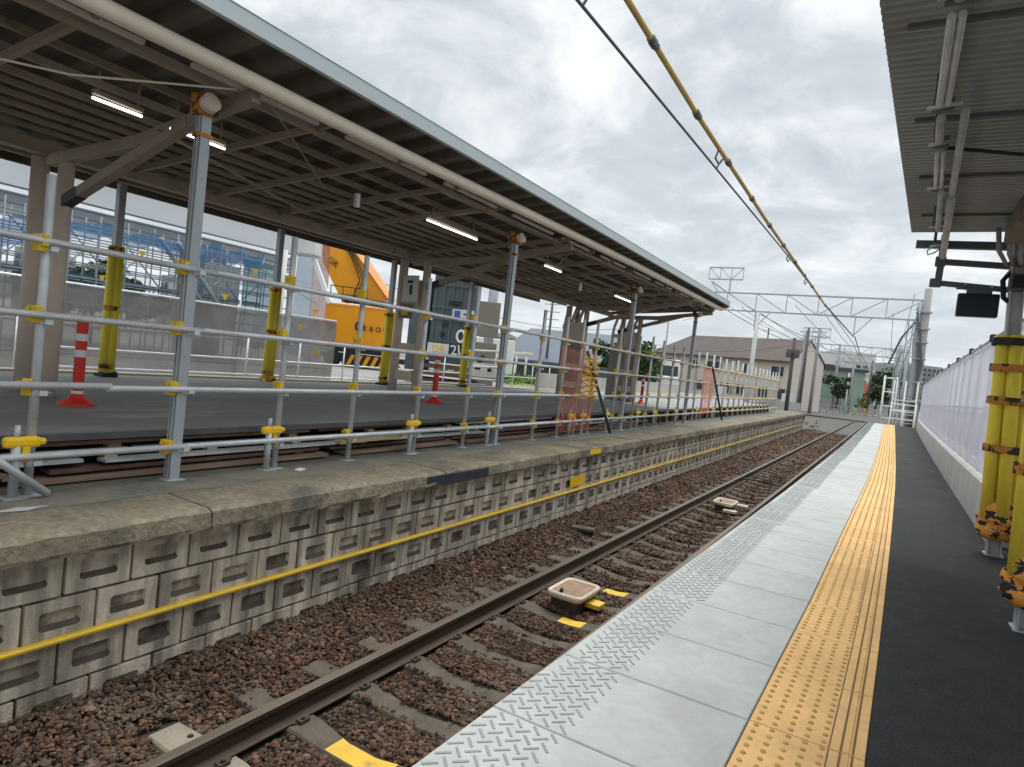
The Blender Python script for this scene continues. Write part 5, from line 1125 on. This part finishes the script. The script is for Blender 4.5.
# white van
vA, vB = at(655, 385, 45), at(668, 387, 45); lv, Tv = wall_frame(vA, vB)
van = thing('white_van', 'white box van parked nose-on beside the green trees', 'van', (vA.x, vA.y, -.16))
b = MB(Tv); b.b2((0, 0, .1), (1.6, 3.6, 2.55)); b.b2((.05, -.7, .1), (1.55, 0, 1.35)); b.build('body', m_white, van, .08)
b = MB(Tv); b.add([(.1, -.01, 1.4), (1.5, -.01, 1.4), (1.45, -.01, 2.1), (.15, -.01, 2.1)], [(0, 1, 2, 3)]); b.build('windscreen', m_glass, van)
b = MB(Tv); b.b2((.15, -.72, .55), (.45, -.7, .75)); b.b2((1.15, -.72, .55), (1.45, -.7, .75)); b.build('headlight', m_glass, van); b = MB(Tv); b.b2((.05, -.74, .12), (1.55, -.7, .38)); b.build('bumper', m_black, van)
for x in (.05, 1.35): b = MB(Tv); b.tube((x, .2, .12), (x+.2, .2, .12), .3, 14); b.build('wheel', m_black, van)
# blue-grey roofed sheds
def shed(pa, pb, D1, D2, ze, zr, dp, lab, mw=m_shedwall, mr=m_shedroof, ridge_back=True):
    A_, B_ = at(*pa, D1), at(*pb, D2); L_, T = wall_frame(A_, B_); t = thing('shed', lab, 'shed', (A_.x, A_.y, -.6))
    b = MB(T); b.b2((0, 0, -1.2), (L_, dp, ze)); b.build('wall', mw, t)
    b = MB(T); e = .6; V_ = [(-e, -e, ze-.1), (L_+e, -e, ze-.1), (L_+e, dp/2, zr), (-e, dp/2, zr), (L_+e, dp+e, ze-.1), (-e, dp+e, ze-.1)]; V2 = [(x, y, z-.2) for x, y, z in V_]
    b.add(V_+V2, [(0, 1, 2, 3), (3, 2, 4, 5), (7, 6, 9, 8), (8, 9, 11, 10), (6, 7, 1, 0), (7, 8, 2, 1), (8, 10, 4, 2), (10, 11, 5, 4), (11, 9, 3, 5), (9, 6, 0, 3)]); b.build('roof', mr, t)
    b = MB(T)
    for x in np.arange(2, L_-1, 4.0): b.b2((x, -.06, -.8), (x+2.4, 0, ze-.9))
    b.build('door', m_glass, t); return t
shed((498, 362), (590, 372), 62, 58, 1.6, 4.9, 16, 'long low shed with a blue-grey roof left of the ribbed columns')
shed((572, 360), (616, 368), 78, 74, 2.2, 5.0, 10, 'second blue-grey roofed shed right of the orange net')
for i, (px_, D) in enumerate(((522, 50), (512, 55))):
    c = gp(px_, D, -.16); b = MB(); b.tube(c, (c[0], c[1], 1.9), .08, 8); b.box((c[0], c[1], 1.95), (.9, .3, .15)); tag(b.build('lamp_post', m_gutter), ['cream lamp post before the blue-grey shed', 'second cream lamp post before the blue-grey shed'][i], 'lamp post')
# pink house behind the site
A_ = at(500, 335, 85); hs = thing('pink_house', 'pinkish house glimpsed behind the tall prop and boards', 'house', (A_.x, A_.y, -1.2)); b = MB(); b.box((A_.x, A_.y, 1.2), (5, 5, 5.6), .5); b.build('wall', mat('pink_wall', (.42, .30, .28), .8, .08, .4), hs); b = MB(); b.box((A_.x, A_.y, 4.3), (5.6, 5.6, .6), .5, 0, .5); b.build('roof', m_aptroof, hs)
A_ = at(574, 352, 70); hs = thing('brown_house', 'brownish house seen behind the orange net', 'house', (A_.x, A_.y, -1.2)); b = MB(); b.box((A_.x, A_.y, 1.0), (3.4, 4, 4.6), .5); b.build('wall', m_brick, hs); b = MB(); b.box((A_.x, A_.y, 3.6), (4, 4.6, .7), .5, 0, .5); b.build('roof', m_aptroof, hs)
# pale green building, white buildings, terracotta house, towers
A_, B_ = at(812, 405, 112), at(850, 408, 106); L_, T = wall_frame(A_, B_)
gb = thing('green_building', 'pale green building with ragged dark eave beyond the crossing', 'building', (A_.x, A_.y, -1.2))
b = MB(T); b.b2((0, 0, -1.2), (L_, 3, 5.6)); b.build('wall', m_greenw, gb); b = MB(T); b.b2((-.4, -.5, 5.6), (L_+.4, 3.3, 6.0)); b.b2((-.4, -.4, 6.0), (L_*.3, 3.3, 6.5)); b.build('eave', m_shedwall, gb)
b = MB(T); b.b2((.3, -.08, -.8), (L_*.72, -.01, 3.4)); b.build('shutter', mat('green_shutter', (.21, .30, .25), .7, .05, .4), gb)
b = MB(T); b.b2((-1.5, -4, -1.2), (L_+1, -3.7, .8)); tag(b.build('crossing_wall', m_greyconc), 'low grey wall in front of the pale green building', 'wall')
car = thing('parked_car', 'dark parked car in front of the pale green building', 'car', tuple((T @ Vector((4, -2.4, -1)))))
b = MB(T); b.b2((1.6, -3, -.7), (5.8, -1.4, .2)); b.build('body', m_black, car, .2); b = MB(T); b.add([(2.2, -2.9, .2), (5.0, -2.9, .2), (4.4, -2.8, .85), (2.7, -2.8, .85), (2.2, -1.5, .2), (5.0, -1.5, .2), (4.4, -1.6, .85), (2.7, -1.6, .85)], [(0, 1, 2, 3), (5, 4, 7, 6), (3, 2, 6, 7), (1, 5, 6, 2), (4, 0, 3, 7)]); b.build('cabin', m_glass, car)
for x in (2.4, 5.0): b = MB(T); b.tube((x, -3.03, -.65), (x, -2.7, -.65), .33, 12); b.build('wheel', m_black, car)
def block(px0, px1, pyt, D, dp, mtl, lab, name='building', rows=0, cols=0, z0=-1.2):
    A_, B_ = at(px0, 405, D), at(px1, 405, D); zt = at((px0+px1)/2, pyt, D).z; L_, T = wall_frame(A_, B_); t = thing(name, lab, 'building', (A_.x, A_.y, z0))
    b = MB(T); b.b2((0, 0, z0), (L_, dp, zt)); b.b2((L_*.1, dp*.2, zt), (L_*.4, dp*.7, zt+.05*(zt-z0))); b.build('wall', mtl, t)
    if rows:
        for r in range(rows):
            h = (zt-z0)/(rows+.6); f = MB(T); g_ = MB(T)
            for c in range(cols):
                w = L_/(cols+.3); x = .2*w+c*w; z = z0+.5*h+r*h; MB(T).b2((x, -.12, z), (x+w*.62, -.02, z+h*.45)).build('window', m_glass, t)
            f.b2((0, -.25, z0+.35*h+r*h), (L_, -.02, z0+.42*h+r*h)); f.build('balcony', mtl, t)
    return t
block(850, 866, 355, 135, 10, m_whitedirty, 'narrow white building right of the pale green one', rows=3, cols=2)
block(836, 870, 352, 190, 14, m_whitedirty, 'pale flat roofed building far behind the green one', rows=3, cols=4)
block(852, 866, 382, 125, 8, m_terracotta, 'small terracotta house behind the green shrubs', rows=1, cols=2)
block(866, 900, 388, 140, 8, m_conc, 'low pale house at the far crossing', rows=1, cols=4)
block(885, 922, 366, 260, 20, m_tower, 'grey apartment tower left of the concrete mast', 'apartment_tower', 9, 6)
block(918, 938, 366, 250, 20, m_tower, 'grey apartment tower right of the concrete mast', 'apartment_tower', 9, 4)
block(868, 886, 384, 220, 14, m_tower, 'distant grey building behind the dark trees', rows=4, cols=4)
block(2, 22, 246, 150, 14, m_greyconc, 'grey apartment block with stacked balconies seen at the far left', 'apartment_tower', 6, 2)
block(150, 158, 274, 150, 12, m_tower, 'small distant grey block seen through the scaffold', rows=4, cols=2)
b = MB(); p, q = at(795, 412, 88), at(905, 412, 95); b.bar((p.x-6, p.y, -.95), (q.x+3, q.y, -.95), 6, .05); struct(b.build('road', m_road))
b = MB(); p, q = at(800, 402, 80), at(886, 410, 84)
for i in range(14): c = p.lerp(q, i/13); b.tube((c.x, c.y, -1.2), (c.x, c.y, .1), .05, 6)
for z in (-.4, .05): b.bar((p.x, p.y, z), (q.x, q.y, z), .06, .1)
tag(b.build('crossing_fence', m_greyconc), 'low rail fence along the far crossing', 'fence')
for i, px_ in enumerate((857, 866)):
    c = gp(px_, 88, -1.2); t = thing('crossing_signal', ['yellow crossing post, left one beside the far shrubs', 'yellow crossing post, right one beside the far shrubs'][i], 'signal', c); MB().tube(c, (c[0], c[1], .3), .1, 8).build('post', m_clamp, t); b = MB(); b.box((c[0], c[1]-.1, .2), (.4, .2, .25)); b.build('lamp_box', m_black, t)
c = gp(846, 84, -1.2); t = thing('crossing_signal', 'tall crossing signal with black lamp heads beside the white building', 'signal', c); MB().tube(c, (c[0], c[1], 4.4), .09, 8).build('post', m_whitedirty, t)
for z in (2.6, 3.6): b = MB(); b.lathe((c[0], c[1], z), [(.05, -.3), (.32, -.2), (.32, .2), (.05, .3)], 12); b.build('lamp_head', m_black, t)
